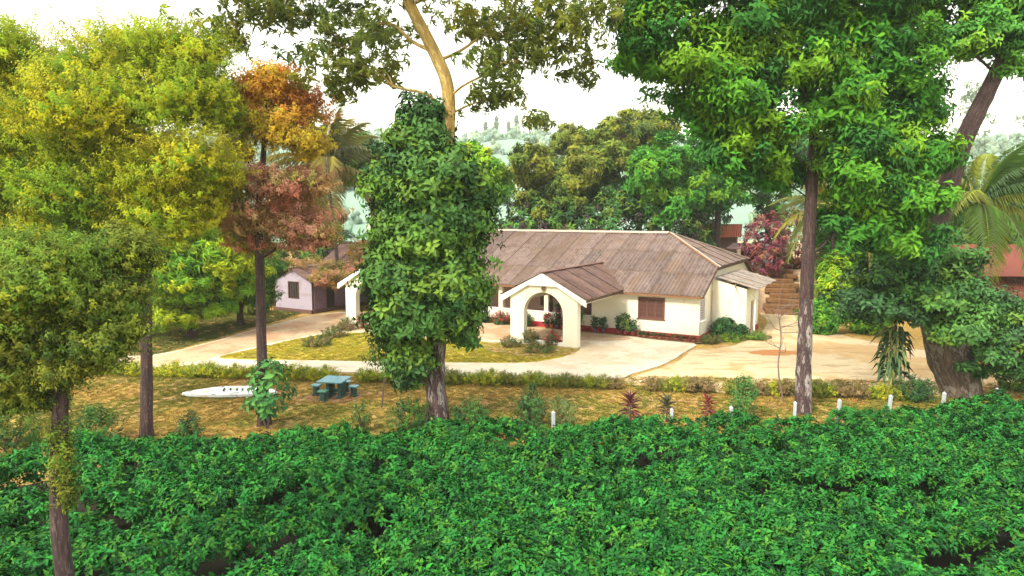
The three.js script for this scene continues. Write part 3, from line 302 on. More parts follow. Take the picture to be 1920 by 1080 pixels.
{
  // walls
  const wallTop = 3.0, win = rect(-4.07, -2.26, 1.19, 2.62);
  const w1 = part('wall', extr(rect(-7.4, 0, 0, wallTop), 0.25, [win]), wallM, house, [0, 0, -0.25]);
  const prof = [[0, 0], [0, 3.0], [3.3, 4.36], [12.7, 4.36], [16, 3.0], [16, 0]];
  const gs = extr(prof, 0.25, [rect(0.2, 1.3, 1.27, 2.7)]); gs.rotateY(Math.PI / 2); part('wall', boxUV(gs), wallM, house, [-0.25, 0, -0.005]);
  const gl = extr(prof, 0.25); gl.rotateY(Math.PI / 2); part('wall', boxUV(gl), wallM, house, [-26.0, 0, -0.005]);
  part('wall', box(26, 3, 0.25, -13, 1.5, -15.9), wallM, house);
  const back = [[-12.6, -11.6, 1.15, 2.5], [-15.2, -14.2, 0, 2.3], [-9.6, -8.5, 1.15, 2.5], [-18.6, -17.4, 1.15, 2.5], [-22.2, -21.2, 0, 2.3], [-24.9, -23.8, 1.15, 2.5]];
  part('wall', extr(rect(-25.75, -7.4, 0.25, 3.9), 0.2, back.map((r) => rect(...r.map((v, i) => i === 2 ? Math.max(v, 0.3) : v)))), pinkM, house, [0, 0, -2.6]);
  part('wall', box(0.2, 3.2, 2.4, -7.5, 1.85, -1.5), pinkM, house);
  part('veranda_floor', box(18.4, 0.26, 2.55, -16.6, 0.13, -1.4), mat([0.3, 0.1, 0.07], 0.7), house);
  part('veranda_wall', extr(rect(-25.75, -7.41, 0, 1.05), 0.18), wallM, house, [0, 0, -0.18]);
  part('veranda_coping', rbox(18.3, 0.06, 0.26, 0.015, -16.57, 1.08, -0.09), whiteM, house);
  for (const x of [-10.9, -14.7, -18.5, -22.3, -25.5]) { const c = part('column', rbox(0.34, 1.85, 0.3, 0.02, x, 2.03, -0.12), wallM, house); part('capital', rbox(0.44, 0.1, 0.38, 0.015, x, 2.9, -0.12), whiteM, c); }
  part('veranda_beam', box(18.4, 0.14, 0.2, -16.6, 3.02, -0.12), timberM, house);
  // plinth
  part('plinth', box(26.05, 0.36, 0.07, -13.0, 0.18, 0.036), redM, house);
  part('plinth', box(0.07, 0.31, 3.1, 0.036, 0.155, -1.5), redM, house);
  // windows and doors of the veranda wall
  for (const [a, b, c, d] of back) {
    if (c > 0.5) { const f = part('window', extr(rect(a, b, c, d), 0.08, [rect(a + 0.08, b - 0.08, c + 0.08, d - 0.08)]), woodM, house, [0, 0, -2.42]); part('pane', box(b - a - 0.16, d - c - 0.16, 0.02, (a + b) / 2, (c + d) / 2, 0), glassM, f); part('mullion', box(0.06, d - c - 0.16, 0.05, (a + b) / 2, (c + d) / 2, 0.03), woodM, f); }
    else { const f = part('door', box(b - a, d - 0.3, 0.06, (a + b) / 2, d / 2 + 0.15, 0), woodD, house, [0, 0, -2.5]); part('handle', box(0.05, 0.16, 0.06, b - 0.14, 1.15, 0.05), mat([0.4, 0.3, 0.1], 0.4, { metalness: 0.8 }), f); }
  }
  // the large brown window: frame, three shutters with panes behind a grid of bars
  const f = part('window', extr(rect(-4.07, -2.26, 1.19, 2.62), 0.14, [rect(-3.99, -2.34, 1.27, 2.54)]), woodM, house, [0, 0, -0.09]);
  part('sill', rbox(1.95, 0.06, 0.16, 0.015, -3.165, 1.16, 0.07), woodM, f);
  for (let i = 0; i < 3; i++) {
    const x = -3.99 + 0.275 + i * 0.55; part('pane', box(0.46, 1.2, 0.012, x, 1.905, 0.03), glassM, f);
    part('shutter_frame', extr(rect(x - 0.27, x + 0.27, 1.275, 2.535), 0.04, [rect(x - 0.21, x + 0.21, 1.34, 2.47)]), woodM, f, [0, 0, 0.035]);
    for (const y of [1.62, 1.9, 2.18]) part('glazing_bar', box(0.43, 0.035, 0.03, x, y, 0.05), woodM, f);
    part('glazing_bar', box(0.03, 1.14, 0.03, x, 1.905, 0.055), woodM, f);
  }
  { const d = part('window', extr(rect(-8.45, -7.42, 1.12, 2.62), 0.1, [rect(-8.38, -7.49, 1.19, 2.55)]), woodD, house, [0, 0, -0.14]); part('pane', box(0.89, 1.36, 0.02, -7.935, 1.87, 0.03), glassM, d); part('mullion', box(0.05, 1.36, 0.05, -7.935, 1.87, 0.06), woodD, d); }  // window added in the veranda opening, standing in for its dark interior
  // side window with white louvres near the corner
  const sw = part('side_window', box(0.06, 1.43, 1.1, 0, 1.985, -0.75), mat([0.35, 0.26, 0.28], 0.6), house, [-0.1, 0, 0]);
  for (let i = 0; i < 9; i++) part('louvre', box(0.1, 0.05, 1.06, 0.05, 1.36 + i * 0.155, -0.75), mat([0.55, 0.5, 0.5], 0.6), sw);
  part('sill', rbox(0.2, 0.06, 1.2, 0.015, 0.14, 1.24, -0.75), whiteM, sw);
  part('downpipe', tube([[0.1, 3.0, -2.75, 0.045], [0.1, 1.5, -2.75, 0.045], [0.1, 0.05, -2.75, 0.045]], 8, 2, 0), mat([0.5, 0.36, 0.24], 0.7), house);
  // roof: two long slopes with a half-hip at either end
  const vC = 3.7 / ca, topF = (x) => { const e = Math.min(0.3 - x, x - (LEFT - 0)); return e >= 4.85 ? SLOPE : vC + Math.max(0, e) / 4.85 * (SLOPE - vC); };
  const front = (x, h, v) => [x, 2.88 + v * sa + h * ca, 0.5 - v * ca + h * sa], rear = (x, h, v) => [x, 2.88 + v * sa + h * ca, -16.5 + v * ca - h * sa];
  slope(house, front, LEFT, 0.3, 1.05, 3, () => 0, topF, sheetM, { len: SLOPE });
  slope(house, rear, LEFT, 0.3, 1.05, 3, () => 0, topF, sheetM, { len: SLOPE });
  const hipLen = 4.85 / ca, hipTop = (t) => Math.min(t, 9.6 - t) / 4.8 * hipLen;
  slope(house, (t, h, v) => [0.3 - v * ca + h * sa, 4.48 + v * sa + h * ca, -3.2 - t], 0, 9.6, 1.05, 2, () => 0, hipTop, sheetM, { len: hipLen, amp: 0.035 });
  slope(house, (t, h, v) => [LEFT + v * ca - h * sa, 4.48 + v * sa + h * ca, -3.2 - t], 0, 9.6, 1.05, 2, () => 0, hipTop, sheetM, { len: hipLen, amp: 0.035 });
  // caps, barges, fascia
  for (let x = -4.55; x > LEFT + 4.9; x -= 1.2) { const g = extr([[-0.26, -0.1], [0, 0.03], [0.26, -0.1], [0.26, -0.06], [0, 0.075], [-0.26, -0.06]], Math.min(1.22, x - LEFT - 4.85 + 0.02)); g.rotateY(-Math.PI / 2); part('ridge_cap', boxUV(g), capM, house, [x, 6.64 + (R() - 0.5) * 0.03, -8]); }
  for (const [p, q] of [[[0.3, 4.56, -3.2], [-4.55, 6.66, -8]], [[0.3, 4.56, -12.8], [-4.55, 6.66, -8]], [[LEFT, 4.56, -3.2], [LEFT + 4.85, 6.66, -8]], [[LEFT, 4.56, -12.8], [LEFT + 4.85, 6.66, -8]]]) {
    bar(p, q, 0.16, 0.07, timberM, house, 'hip_cap'); const d = [0.14, 0.02, 0.0]; bar([p[0] + 0.16, p[1] - 0.01, p[2]], [q[0] + 0.1, q[1] - 0.0, q[2]], 0.14, 0.05, capM, house, 'hip_cap');
  }
  for (const X of [0.3, LEFT]) { bar([X, 2.86, 0.5], [X, 4.46, -3.2], 0.05, 0.16, woodM, house, 'bargeboard'); bar([X, 2.86, -16.5], [X, 4.46, -12.8], 0.05, 0.16, woodM, house, 'bargeboard'); bar([X, 4.40, -3.2], [X, 4.40, -12.8], 0.05, 0.18, woodD, house, 'fascia_board'); }
  part('fascia_board', box(26.5, 0.14, 0.03, -13, 2.84, 0.44), timberM, house);
  // the lean-to on the right
  const lt = new THREE.Group(); lt.name = 'lean_to'; house.add(lt);
  const lw = extr([[0.03, 0], [2.25, 0], [2.25, 3.16], [0.03, 3.74]], 0.2); part('wall', lw, wallM, lt, [0, 0, -3.15]);
  const ls = extr([[0, 0], [0, 3.14], [4.0, 3.14], [4.0, 0]], 0.2, [rect(1.5, 2.4, 0.05, 2.2)]); ls.rotateY(Math.PI / 2); part('wall', boxUV(ls), wallM, lt, [2.05, 0, -3.16]);
  part('wall', box(2.2, 3.1, 0.2, 1.14, 1.55, -7.2), wallM, lt);
  part('door', box(0.05, 2.15, 0.9, 2.12, 1.1, -5.11), timberM, lt);
  part('plinth', box(2.3, 0.31, 0.06, 1.15, 0.155, -2.91), redM, lt); part('plinth', box(0.06, 0.31, 1.5, 2.29, 0.155, -3.72), redM, lt); part('plinth', box(0.06, 0.31, 1.6, 2.29, 0.155, -6.4), redM, lt);
  part('post', tube([[2.62, 0, -4.0, 0.05], [2.62, 1.6, -4.0, 0.045], [2.62, 3.1, -4.0, 0.045]], 8, 2, 0), whiteM, lt);
  part('post_base', rbox(0.5, 0.16, 0.4, 0.03, 2.62, 0.08, -4.0), capM, lt);
  const la = Math.atan(0.72 / 2.65), lc = Math.cos(la), lsn = Math.sin(la);
  for (let k = 0; k < 7; k++) part('roof_sheet', sheet((t, h, v) => [2.98 - v * lc + h * lsn, 3.15 + v * lsn + h * lc, -2.75 - t], k * 1.05, (k + 1) * 1.05 + 0.02, () => hash2(k, 3, 2) * 0.08, () => 2.72 / lc - 0.04, 0.03 + (k % 2) * 0.018, 0.02 + (k % 2) * 0.018, { amp: 0.022 }), greySheetM[k % 2], lt);
  bar([0.1, 3.78, -2.9], [2.9, 3.06, -2.9], 0.06, 0.12, timberM, lt, 'rafter');
}
// the arched porches, parts of the house
function porch(cx) {
  const p = new THREE.Group(); p.name = 'porch'; p.position.set(cx, 0, 0); house.add(p); house.updateMatrixWorld(true);
  const arch = []; for (let i = 0; i <= 20; i++) { const a = Math.PI * i / 20; arch.push([1.36 * Math.cos(a), 1.95 + 1.36 * Math.sin(a)]); }
  const s = extr([[-2.3, 0], [-1.36, 0], ...arch.slice().reverse(), [1.36, 0], [2.3, 0], [2.3, 2.95], [0, 4.3], [-2.3, 2.95]], 0.42, [], 0.012); part('arch_wall', s, wallM, p, [0, 0, 5.78]);
  for (const sx of [-1, 1]) { part('side_beam', box(0.3, 0.3, 5.8, sx * 2.1, 2.72, 2.88), wallM, p); }
  const b = extr([[-2.9, 2.6], [-1.0, 3.72], [1.0, 3.72], [2.9, 2.6], [2.9, 2.98], [0, 4.50], [-2.9, 2.98]], 0.14, [], 0.012); part('bargeboard', b, whiteM, p, [0, 0, 6.24]);
  const e = part('emblem', new THREE.TorusGeometry(0.15, 0.035, 8, 20), mat([0.35, 0.2, 0.06], 0.5), p, [0.05, 3.53, 6.24]); part('emblem_disc', new THREE.CylinderGeometry(0.13, 0.13, 0.04, 20).rotateX(Math.PI / 2), mat([0.1, 0.06, 0.04], 0.6), e);
  part('planter_wall', rbox(2.7, 0.28, 0.16, 0.02, 0, 0.14, 5.95), whiteM, p); part('planter_soil', box(2.7, 0.2, 0.9, 0, 0.1, 5.4), soilM, p);
  const pa = Math.atan(1.5 / 2.95), pc = Math.cos(pa), ps = Math.sin(pa), L = 2.95 / pc;
  for (const sx of [-1, 1]) {
    const mainZ = (y) => 0.5 - (y - 2.88) / 0.4324;
    slope(p, (t, h, v) => [sx * (2.95 - v * pc + h * ps), 3.0 + v * ps + h * pc, 6.45 - t], 0, 9.75, 1.08, 1, (t) => Math.max(0, ((t - 6.45 + 0.28) * 0.4324 - 0.12) / ps - 0.3), () => L, porchSheetM, { len: L, amp: 0.014, pitch: 0.11 });
    bar([sx * 2.93, 2.94, 6.3], [sx * 2.93, 2.94, 0.4], 0.04, 0.14, woodD, p, 'fascia_board');
  }
  part('ridge_cap', box(0.3, 0.05, 9.5, 0, 4.56, 1.72), woodM, p);
  return p;
}
porch(-7.95); porch(-21.9);

// ---------- outbuildings ----------
{
  const [x, z] = H(-34.3, 3.9), o = thing('outbuilding', 'small white gabled outbuilding in painted lilac shade with one dark window at end of path', 'building', [x, 0, z], TH); o.updateMatrixWorld(true);
  const lilShade = new THREE.MeshStandardMaterial({ map: whiteT, color: lin(0.44, 0.38, 0.49), roughness: 0.92, side: THREE.DoubleSide }), lilShade2 = new THREE.MeshStandardMaterial({ map: whiteT, color: lin(0.27, 0.19, 0.33), roughness: 0.92, side: THREE.DoubleSide });  // white walls: tree shade painted as lilac tint, deeper copy on the side
  part('wall', extr([[0, 0.25], [4.2, 0.25], [4.2, 2.6], [2.1, 3.55], [0, 2.5]], 0.2, [rect(1.5, 2.8, 1.11, 2.53)]), lilShade, o, [0, 0, -0.2]);
  const sd = extr([[0, 0.25], [0, 2.6], [9, 2.6], [9, 0.25]], 0.2, [rect(1.6, 2.6, 0.3, 2.3)]); sd.rotateY(Math.PI / 2); part('wall', boxUV(sd), lilShade2, o, [4.0, 0, -0.01]);
  const sl = extr([[0, 0.25], [0, 2.6], [9, 2.6], [9, 0.25]], 0.2); sl.rotateY(Math.PI / 2); part('wall', boxUV(sl), lilShade, o, [0, 0, -0.01]);
  part('plinth', box(4.4, 0.3, 9.2, 2.1, 0.15, -4.4), mat([0.12, 0.06, 0.045], 0.95), o);
  const f = part('window', extr(rect(1.5, 2.8, 1.11, 2.53), 0.1, [rect(1.6, 2.7, 1.2, 2.44)]), woodD, o, [0, 0, -0.1]); part('pane', box(1.1, 1.24, 0.02, 2.15, 1.82, 0.02), darkM, f); for (const t of [0.28, 0.55, 0.82]) part('window_bar', box(0.04, 1.24, 0.04, 1.6 + t, 1.82, 0.06), woodD, f);
  part('door', box(0.06, 2.0, 1.0, 4.08, 1.3, -2.1), darkM, o);
  const k = Math.atan(1.1 / 2.5), kc = Math.cos(k), ks = Math.sin(k), L = 2.6 / kc;
  for (const sx of [-1, 1]) slope(o, (t, h, v) => [2.1 + sx * (2.6 - v * kc + h * ks), 2.48 + v * ks + h * kc, 0.35 - t], 0, 9.6, 1.05, 1, () => 0, () => L, porchSheetM, { len: L, amp: 0.02 });
  part('ridge_cap', box(0.3, 0.06, 9.6, 2.1, 3.7, -4.45), capM, o);
  // taller back range with its own roof
  part('wall', box(9, 3.4, 5, 3.2, 1.7, -9.5), lilShade2, o);
  const b = Math.atan(1.9 / 3.1), bc = Math.cos(b), bs = Math.sin(b), BL = 3.1 / bc;
  for (const sz of [-1, 1]) slope(o, (t, h, v) => [-1.6 + t, 3.3 + v * bs + h * bc, -9.5 + sz * (3.1 - v * bc + h * bs)], 0, 9.6, 1.05, 1, () => 0, () => BL, porchSheetM, { len: BL, amp: 0.02 });
  part('ridge_cap', box(9.6, 0.08, 0.3, 3.2, 5.28, -9.5), woodD, o);
}
{
  const o = thing('garden_shed', 'small open shed with white end wall on bank behind lean-to', 'shed', [22.6, 2.9, -62.5], -0.5);
  part('wall', box(0.9, 1.9, 0.2, 0.9, 0.95, 0), mat([0.62, 0.66, 0.72], 0.9), o); part('wall', box(2.2, 0.95, 0.2, -0.55, 0.47, 0), mat([0.6, 0.63, 0.68], 0.9), o);
  part('back_wall', box(3.2, 1.9, 0.15, -0.2, 0.95, -2), darkM, o); part('roof', box(4.4, 0.08, 3, -0.4, 2.0, -0.9), mat([0.22, 0.12, 0.12], 0.9), o, null, [0.12, 0, 0]);
}
{
  const o = thing('red_roofed_hut', 'little hut with orange red tin roof behind the bungalow ridge', 'hut', [20.6, 3.6, -68], -0.35), m = [mat([0.42, 0.10, 0.035], 0.85), mat([0.36, 0.08, 0.035], 0.85)];
  part('wall', box(3.6, 2.3, 3, 0, 1.15, -1.5), mat([0.2, 0.13, 0.1], 0.95), o);
  for (let k = 0; k < 4; k++) part('roof_sheet', sheet((t, h, v) => [-2.2 + t, 2.1 + v * 0.42 + h, 0.6 - v * 0.9], k * 1.1, k * 1.1 + 1.12, () => 0, () => 3, 0.02 + (k % 2) * 0.02, 0, { amp: 0.03, pitch: 0.2 }), m[k % 2], o);
}
{
  const o = thing('tiled_cottage', 'cottage with red brown tiled roof half hidden behind the thick trunk tree', 'cottage', [40.3, -0.6, -50.5], -0.12), m = [mat([0.15, 0.036, 0.022], 0.9), mat([0.11, 0.028, 0.02], 0.9), mat([0.18, 0.05, 0.028], 0.9)];
  part('wall', box(12, 2.3, 6, 0, 1.15, -3), wallM, o); part('door', box(0.9, 1.9, 0.08, -3.4, 0.95, 0.03), woodD, o);
  for (let r = 0; r < 9; r++) for (let c = 0; c < 13; c++) part('roof_tile', sheet((t, h, v) => [-6.5 + t, 1.95 + v * 0.6 + h, 0.7 - v * 0.8], c, c + 1.0, () => r * 0.44, () => r * 0.44 + 0.5, 0.06, 0.0, { amp: 0.03, pitch: 0.25, lip: 0.03 }), pick(m), o);
  part('roof_back', box(13, 0.06, 4, 0, 3.2, -4.3), m[0], o, null, [0.6, 0, 0]); part('ridge_cap', box(13.1, 0.14, 0.3, 0, 4.42, -2.55), m[1], o);
}
{
  const o = thing('earth_steps', 'flight of earthen steps climbing bank right of the lean-to', 'steps', [21.9, 0, -54.2], -0.35), m = new THREE.MeshStandardMaterial({ map: soilT, color: lin(1.5, 1.25, 1.0), bumpMap: bumpT(2, grain), bumpScale: 0.08, roughness: 1 });
  for (let k = 0; k < 9; k++) part('step', rbox(2.4 + R() * 0.5, 0.36, 1.0, 0.09, (R() - 0.5) * 0.5, 0.17 + k * 0.34, -k * 0.85), m, o, null, [0, (R() - 0.5) * 0.14, (R() - 0.5) * 0.05]);
}
// ---------- trees ----------
const SPR = {
  small: [1, 2].map((s) => sprig({ n: 18, len: 0.125, wid: 0.05, stem: 0.5, tilt: 0.35, droop: 0.35, seed: s, spread: 2.2 })),
  broad: [3, 4].map((s) => sprig({ n: 11, len: 0.22, wid: 0.1, stem: 0.5, tilt: 0.05, droop: 0.5, seed: s, spread: 2 })),
  droop: [5, 6].map((s) => sprig({ n: 9, len: 0.3, wid: 0.085, stem: 0.16, tilt: -0.15, droop: 0.6, seed: s })),
  vine: [7, 8].map((s) => sprig({ n: 8, len: 0.27, wid: 0.14, stem: 0.3, tilt: 0.1, droop: 0.4, seed: s })),
  far: [9, 10].map((s) => sprig({ n: 12, len: 0.34, wid: 0.15, stem: 0.5, tilt: 0.3, droop: 0.3, seed: s, spread: 3 })),
};
const LM = { thin: leafMat(0.4), mid: leafMat(0.2), thick: leafMat(0, 0.6, 0.5) };
function crownList(clumps, cols, n, { shell = 0.5, size = 1, hang = 0.15, flatY = 1, scatter = 0.36 }) {
  const out = []; let tot = 0; const vol = clumps.map((c) => c[3] * c[4]); for (const v of vol) tot += v;
  clumps.forEach((c, ci) => {
    const k = Math.round(n * vol[ci] / tot), set = cols[Math.max(0, c[5])] ?? cols[0], tone = pick(set);
    // each clump breaks up into tufts
    const tufts = []; const nt = Math.max(5, Math.round(k / 16));
    for (let i = 0; i < nt; i++) { const a = R() * 6.283, y = R() * 2 - 1, q = Math.sqrt(1 - y * y), r = lerp(shell, 1.08, Math.sqrt(R())); tufts.push([Math.cos(a) * q * r, y * r, Math.sin(a) * q * r, R() < 0.55 ? tone : pick(set)]); }
    for (let i = 0; i < k; i++) {
      const t = tufts[i % nt], s = scatter, g = () => (R() + R() + R() - 1.5) * s;
      const dx = t[0] + g(), dy = t[1] + g() * 0.7, dz = t[2] + g();
      out.push([c[0] + dx * c[3], c[1] + dy * c[4] * flatY, c[2] + dz * c[3], new THREE.Vector3(dx * 0.8 + rr(-0.5, 0.5), 0.55 + dy * 0.5 - hang + rr(-0.3, 0.3), dz * 0.8 + rr(-0.5, 0.5)), size * rr(0.75, 1.25), vary(t[3], 0.3)]);
    }
  });
  return out;
}
function limbTo(trunk, c, seed, rBase, grown) {
  const at = new THREE.Vector3(), pts = trunk.map((p) => new THREE.Vector3(p[0], p[1], p[2])), curve = new THREE.CatmullRomCurve3(pts, false, 'centripetal');
  const target = new THREE.Vector3(c[0], c[1], c[2]); let best = null;
  for (let i = 4; i <= 40; i++) { curve.getPoint(i / 40, at); const horiz = Math.hypot(at.x - c[0], at.z - c[2]), want = c[1] - horiz * 0.4 - 0.3, e = Math.abs(at.y - want) + (at.y > c[1] ? 1 : 0); if (!best || e < best[0]) best = [e, i / 40, at.clone()]; }
  const f = best[1] * (trunk.length - 1), k = Math.min(trunk.length - 2, Math.floor(f)), tr = lerp(trunk[k][3], trunk[k + 1][3], f - k), q = mulberry(seed); let d = best[2].distanceTo(target), r0 = Math.min(tr * 0.75, 0.018 + d * 0.017) * rBase;
  const from = grown.map((g) => [g, g[0].distanceTo(target)]).sort((m, n) => m[1] - n[1])[0];   // branch off a limb that already reaches close by
  if (from && from[1] * 1.5 < d) { best[2] = from[0][0].clone(); d = from[1]; r0 = Math.max(0.014, from[0][1] * 0.9); }
  grown.push([target, r0 * 0.5]);
  const mid = (t, up) => [lerp(best[2].x, c[0], t) + (q() - 0.5) * d * 0.2, lerp(best[2].y, c[1], t) + up * d + (q() - 0.5) * d * 0.1, lerp(best[2].z, c[2], t) + (q() - 0.5) * d * 0.2];
  const line = [[best[2].x, best[2].y, best[2].z, r0], [...mid(0.35, 0.03), r0 * 0.85], [...mid(0.7, 0.03), r0 * 0.66], [c[0], c[1], c[2], r0 * 0.5]];
  const gs = [tube(line, 6, 3, 0.08, seed)];
  for (let i = 0; i < 6; i++) {
    const a = q() * 6.283, b = line[i % 2 ? 3 : 2], e = [c[0] + Math.cos(a) * c[3] * 0.75, c[1] + (q() - 0.3) * c[4] * 1.2, c[2] + Math.sin(a) * c[3] * 0.75];
    gs.push(tube([[b[0], b[1], b[2], b[3] * 0.8], [lerp(b[0], e[0], 0.5), lerp(b[1], e[1], 0.5) + 0.1, lerp(b[2], e[2], 0.5), b[3] * 0.5], [...e, 0.006]], 4, 2, 0.05, seed + i));
  }
  return mergeGeometries(gs);
}
function tree(name, label, data, { barkM = M.barkDark, limbM = barkM, spr = 'small', cols, n, lm = LM.mid, shell, size, hang, group, flare = 0.35, rBase = 1, limbs = true, scatter, branchM = limbM, category = 'tree', seg = 12, split = 0 }) {
  const t = thing(name, label, category, data.base, 0, group);
  if (split) { part('trunk', tube(data.trunk.slice(0, split + 1), seg, 6, 0.08, data.trunk.length, flare), barkM, t); part('upper_trunk', tube(data.trunk.slice(split), seg, 6, 0.07, 3), limbM, t); }
  else part('trunk', tube(data.trunk, seg, 6, 0.08, data.trunk.length, flare), barkM, t);
  if (limbs) { const grown = [], far = (c) => Math.min(...data.trunk.map((p) => Math.hypot(p[0] - c[0], p[1] - c[1], p[2] - c[2]))); data.clumps.slice().sort((m, n) => far(m) - far(n)).forEach((c, i) => part('limb', limbTo(data.trunk, c, i * 31 + 7, rBase, grown), branchM, t)); }
  const list = crownList(data.clumps, cols, n, { shell, size, hang, scatter }), geos = SPR[spr], half = Math.ceil(list.length / 2);
  geos.forEach((g, i) => instances('foliage', g, lm, list.slice(i * half, (i + 1) * half), t));
  return t;
}
const C = {
  yellow: [[0.40, 0.39, 0.010], [0.28, 0.36, 0.012], [0.42, 0.39, 0.012], [0.19, 0.31, 0.014], [0.34, 0.37, 0.012]],
  olive: [[0.09, 0.14, 0.018], [0.13, 0.17, 0.02], [0.06, 0.10, 0.02], [0.17, 0.19, 0.022]],
  bright: [[0.22, 0.38, 0.012], [0.15, 0.32, 0.016], [0.32, 0.4, 0.012], [0.1, 0.25, 0.02]],
  orange: [[0.54, 0.29, 0.025], [0.56, 0.22, 0.05], [0.5, 0.36, 0.03], [0.4, 0.34, 0.03]],
  pink: [[0.48, 0.23, 0.15], [0.42, 0.26, 0.11], [0.5, 0.18, 0.11], [0.26, 0.25, 0.05], [0.36, 0.24, 0.1]],
  gold: [[0.12, 0.16, 0.02], [0.17, 0.2, 0.02], [0.08, 0.12, 0.022], [0.22, 0.23, 0.02]],
  vine: [[0.04, 0.11, 0.016], [0.06, 0.14, 0.014], [0.09, 0.17, 0.014], [0.025, 0.075, 0.016]],
  green: [[0.05, 0.19, 0.018], [0.08, 0.24, 0.016], [0.035, 0.14, 0.022], [0.13, 0.27, 0.014]],
  deep: [[0.04, 0.12, 0.025], [0.06, 0.16, 0.025], [0.03, 0.085, 0.025], [0.09, 0.18, 0.02]],
};
tree('feathery_tree', 'tall feathery yellow green tree with slim dark trunk at edge of lawn', TREES.yellow, { cols: [C.yellow], n: 21000, lm: LM.thin, shell: 0.0, size: 0.98, scatter: 0.62, limbM: M.barkDark, rBase: 0.9 });
const front = tree('plantation_tree', 'slim dark trunk tree standing among the plantation bushes, cut by bottom edge', TREES.front, { cols: [C.olive.concat([[0.2, 0.24, 0.02], [0.12, 0.2, 0.02]])], n: 11000, lm: LM.mid, shell: 0.0, scatter: 0.75, size: 0.58, barkM: M.barkDark });
tree('spreading_tree', 'low spreading tree with bright green crown and leaning dark trunk on lawn', TREES.spread, { cols: [C.bright], n: 5400, spr: 'droop', lm: LM.thin, shell: 0.4, size: 1.4 });
tree('shade_tree', 'small dark leaved tree with short trunk beside the earth path', TREES.shade, { cols: [C.deep.concat(C.olive)], n: 2600, spr: 'far', shell: 0.4, size: 0.8 });
tree('autumn_tree', 'slender tree with orange and pink leaves in front of outbuilding', TREES.orange, { cols: [C.orange, C.pink], n: 4800, lm: LM.thin, shell: 0.1, scatter: 0.62, barkM: M.barkDark, size: 1.05 });
tree('gold_barked_tree', 'tall tree with golden upper trunk and ragged open crown above bungalow', TREES.centre, { cols: [C.gold], n: 2300, spr: 'droop', lm: LM.thin, shell: 0.0, scatter: 1.05, barkM: M.barkPale, limbM: M.barkGold, split: 4, rBase: 1.0, size: 1.0, seg: 14, branchM: M.barkGold });
{
  const v = thing('climbing_vine', 'dense dark green vine wrapped round the gold barked tree', 'vine', TREES.vine.base);
  const stems = []; for (let k = 0; k < 3; k++) { const pts = []; for (let i = 0; i <= 9; i++) { const y = 0.1 + i * 1.35, a = k * 2.1 + i * 0.7, r = 0.44 - i * 0.012; pts.push([-0.02 * i + Math.cos(a) * r, y, Math.sin(a) * r, 0.035 - i * 0.002]); } stems.push(tube(pts, 5, 3, 0.1, k)); }
  stems.forEach((g) => part('stem', g, M.twig, v));
  TREES.vine.clumps.forEach((c, i) => part('side_shoot', tube([[0.08 * (c[0] > 0 ? 1 : -1), c[1] - 0.5, 0.25, 0.03], [c[0] * 0.55, c[1] - 0.15, c[2] * 0.5 + 0.1, 0.02], [c[0], c[1], c[2], 0.008]], 5, 3, 0.05, i), M.twig, v));
  const l = crownList(TREES.vine.clumps, [C.vine], 6400, { shell: 0.3, size: 1.0, hang: 0.3, scatter: 0.66 }); SPR.vine.forEach((g, i) => instances('foliage', g, LM.thick, l.slice(i * 3200, (i + 1) * 3200), v));
}
tree('shade_giant', 'large leafy green tree with dark straight trunk at edge of sandy yard', TREES.right, { cols: [C.green], n: 9600, spr: 'broad', lm: LM.mid, shell: 0.25, size: 1.2, scatter: 0.45, barkM: M.barkPale, limbM: M.barkDark, split: 2, rBase: 0.75 });
tree('fig_tree', 'massive thick trunked tree hung with dark foliage, trunk leaning up right', TREES.ficus, { cols: [C.deep, C.green], n: 6800, spr: 'vine', lm: LM.thick, shell: 0.3, size: 0.95, scatter: 0.45, barkM: M.barkFig, limbM: M.barkDark, split: 4, seg: 20, flare: 0.12 });
const BGL = ['rounded olive tree just right of the hazy gap', 'olive green tree rising behind the long ridge', 'bright green tree behind middle of the long roof', 'tall olive treetop against the sky above bungalow', 'green tree behind the hip end of roof', 'dark green tree behind the garden shed', 'dark round tree between palm and vine', 'green tree peeping out right of the vine', 'dusky tree behind the spreading tree', 'dark tree at back of left lawn', 'shadowy tree at far left edge of lawn', 'yellowish tree filling gap behind the feathery tree', 'green tree behind shade giant trunk', 'leafy tree behind the fig trunk', 'tree behind the tiled cottage at frame edge', 'tall green tree behind the shade giant crown', 'pale tree beyond the outbuilding', 'tall tree behind the feathery crown at far left', 'bushy tree by cottage wall at right edge', 'distant tree behind olive trees near the gap'];
const BGC = [C.olive, C.olive, C.green, C.gold, C.green, C.deep, C.deep, C.bright, C.deep.concat(C.olive), C.olive, C.olive.concat(C.deep), C.yellow.concat(C.olive), C.green, C.green, C.deep, C.green, C.pink.concat(C.olive), C.yellow, C.deep, C.olive];
BGL.forEach((l, i) => tree('background_tree', l, TREES['bg' + i], { cols: [BGC[i]], n: 2300 + (i === 3 ? -500 : 0), spr: 'far', lm: LM.mid, shell: 0.5, size: 1.25, flare: 0.2, seg: 8, group: 'trees crowding behind the bungalow' }));
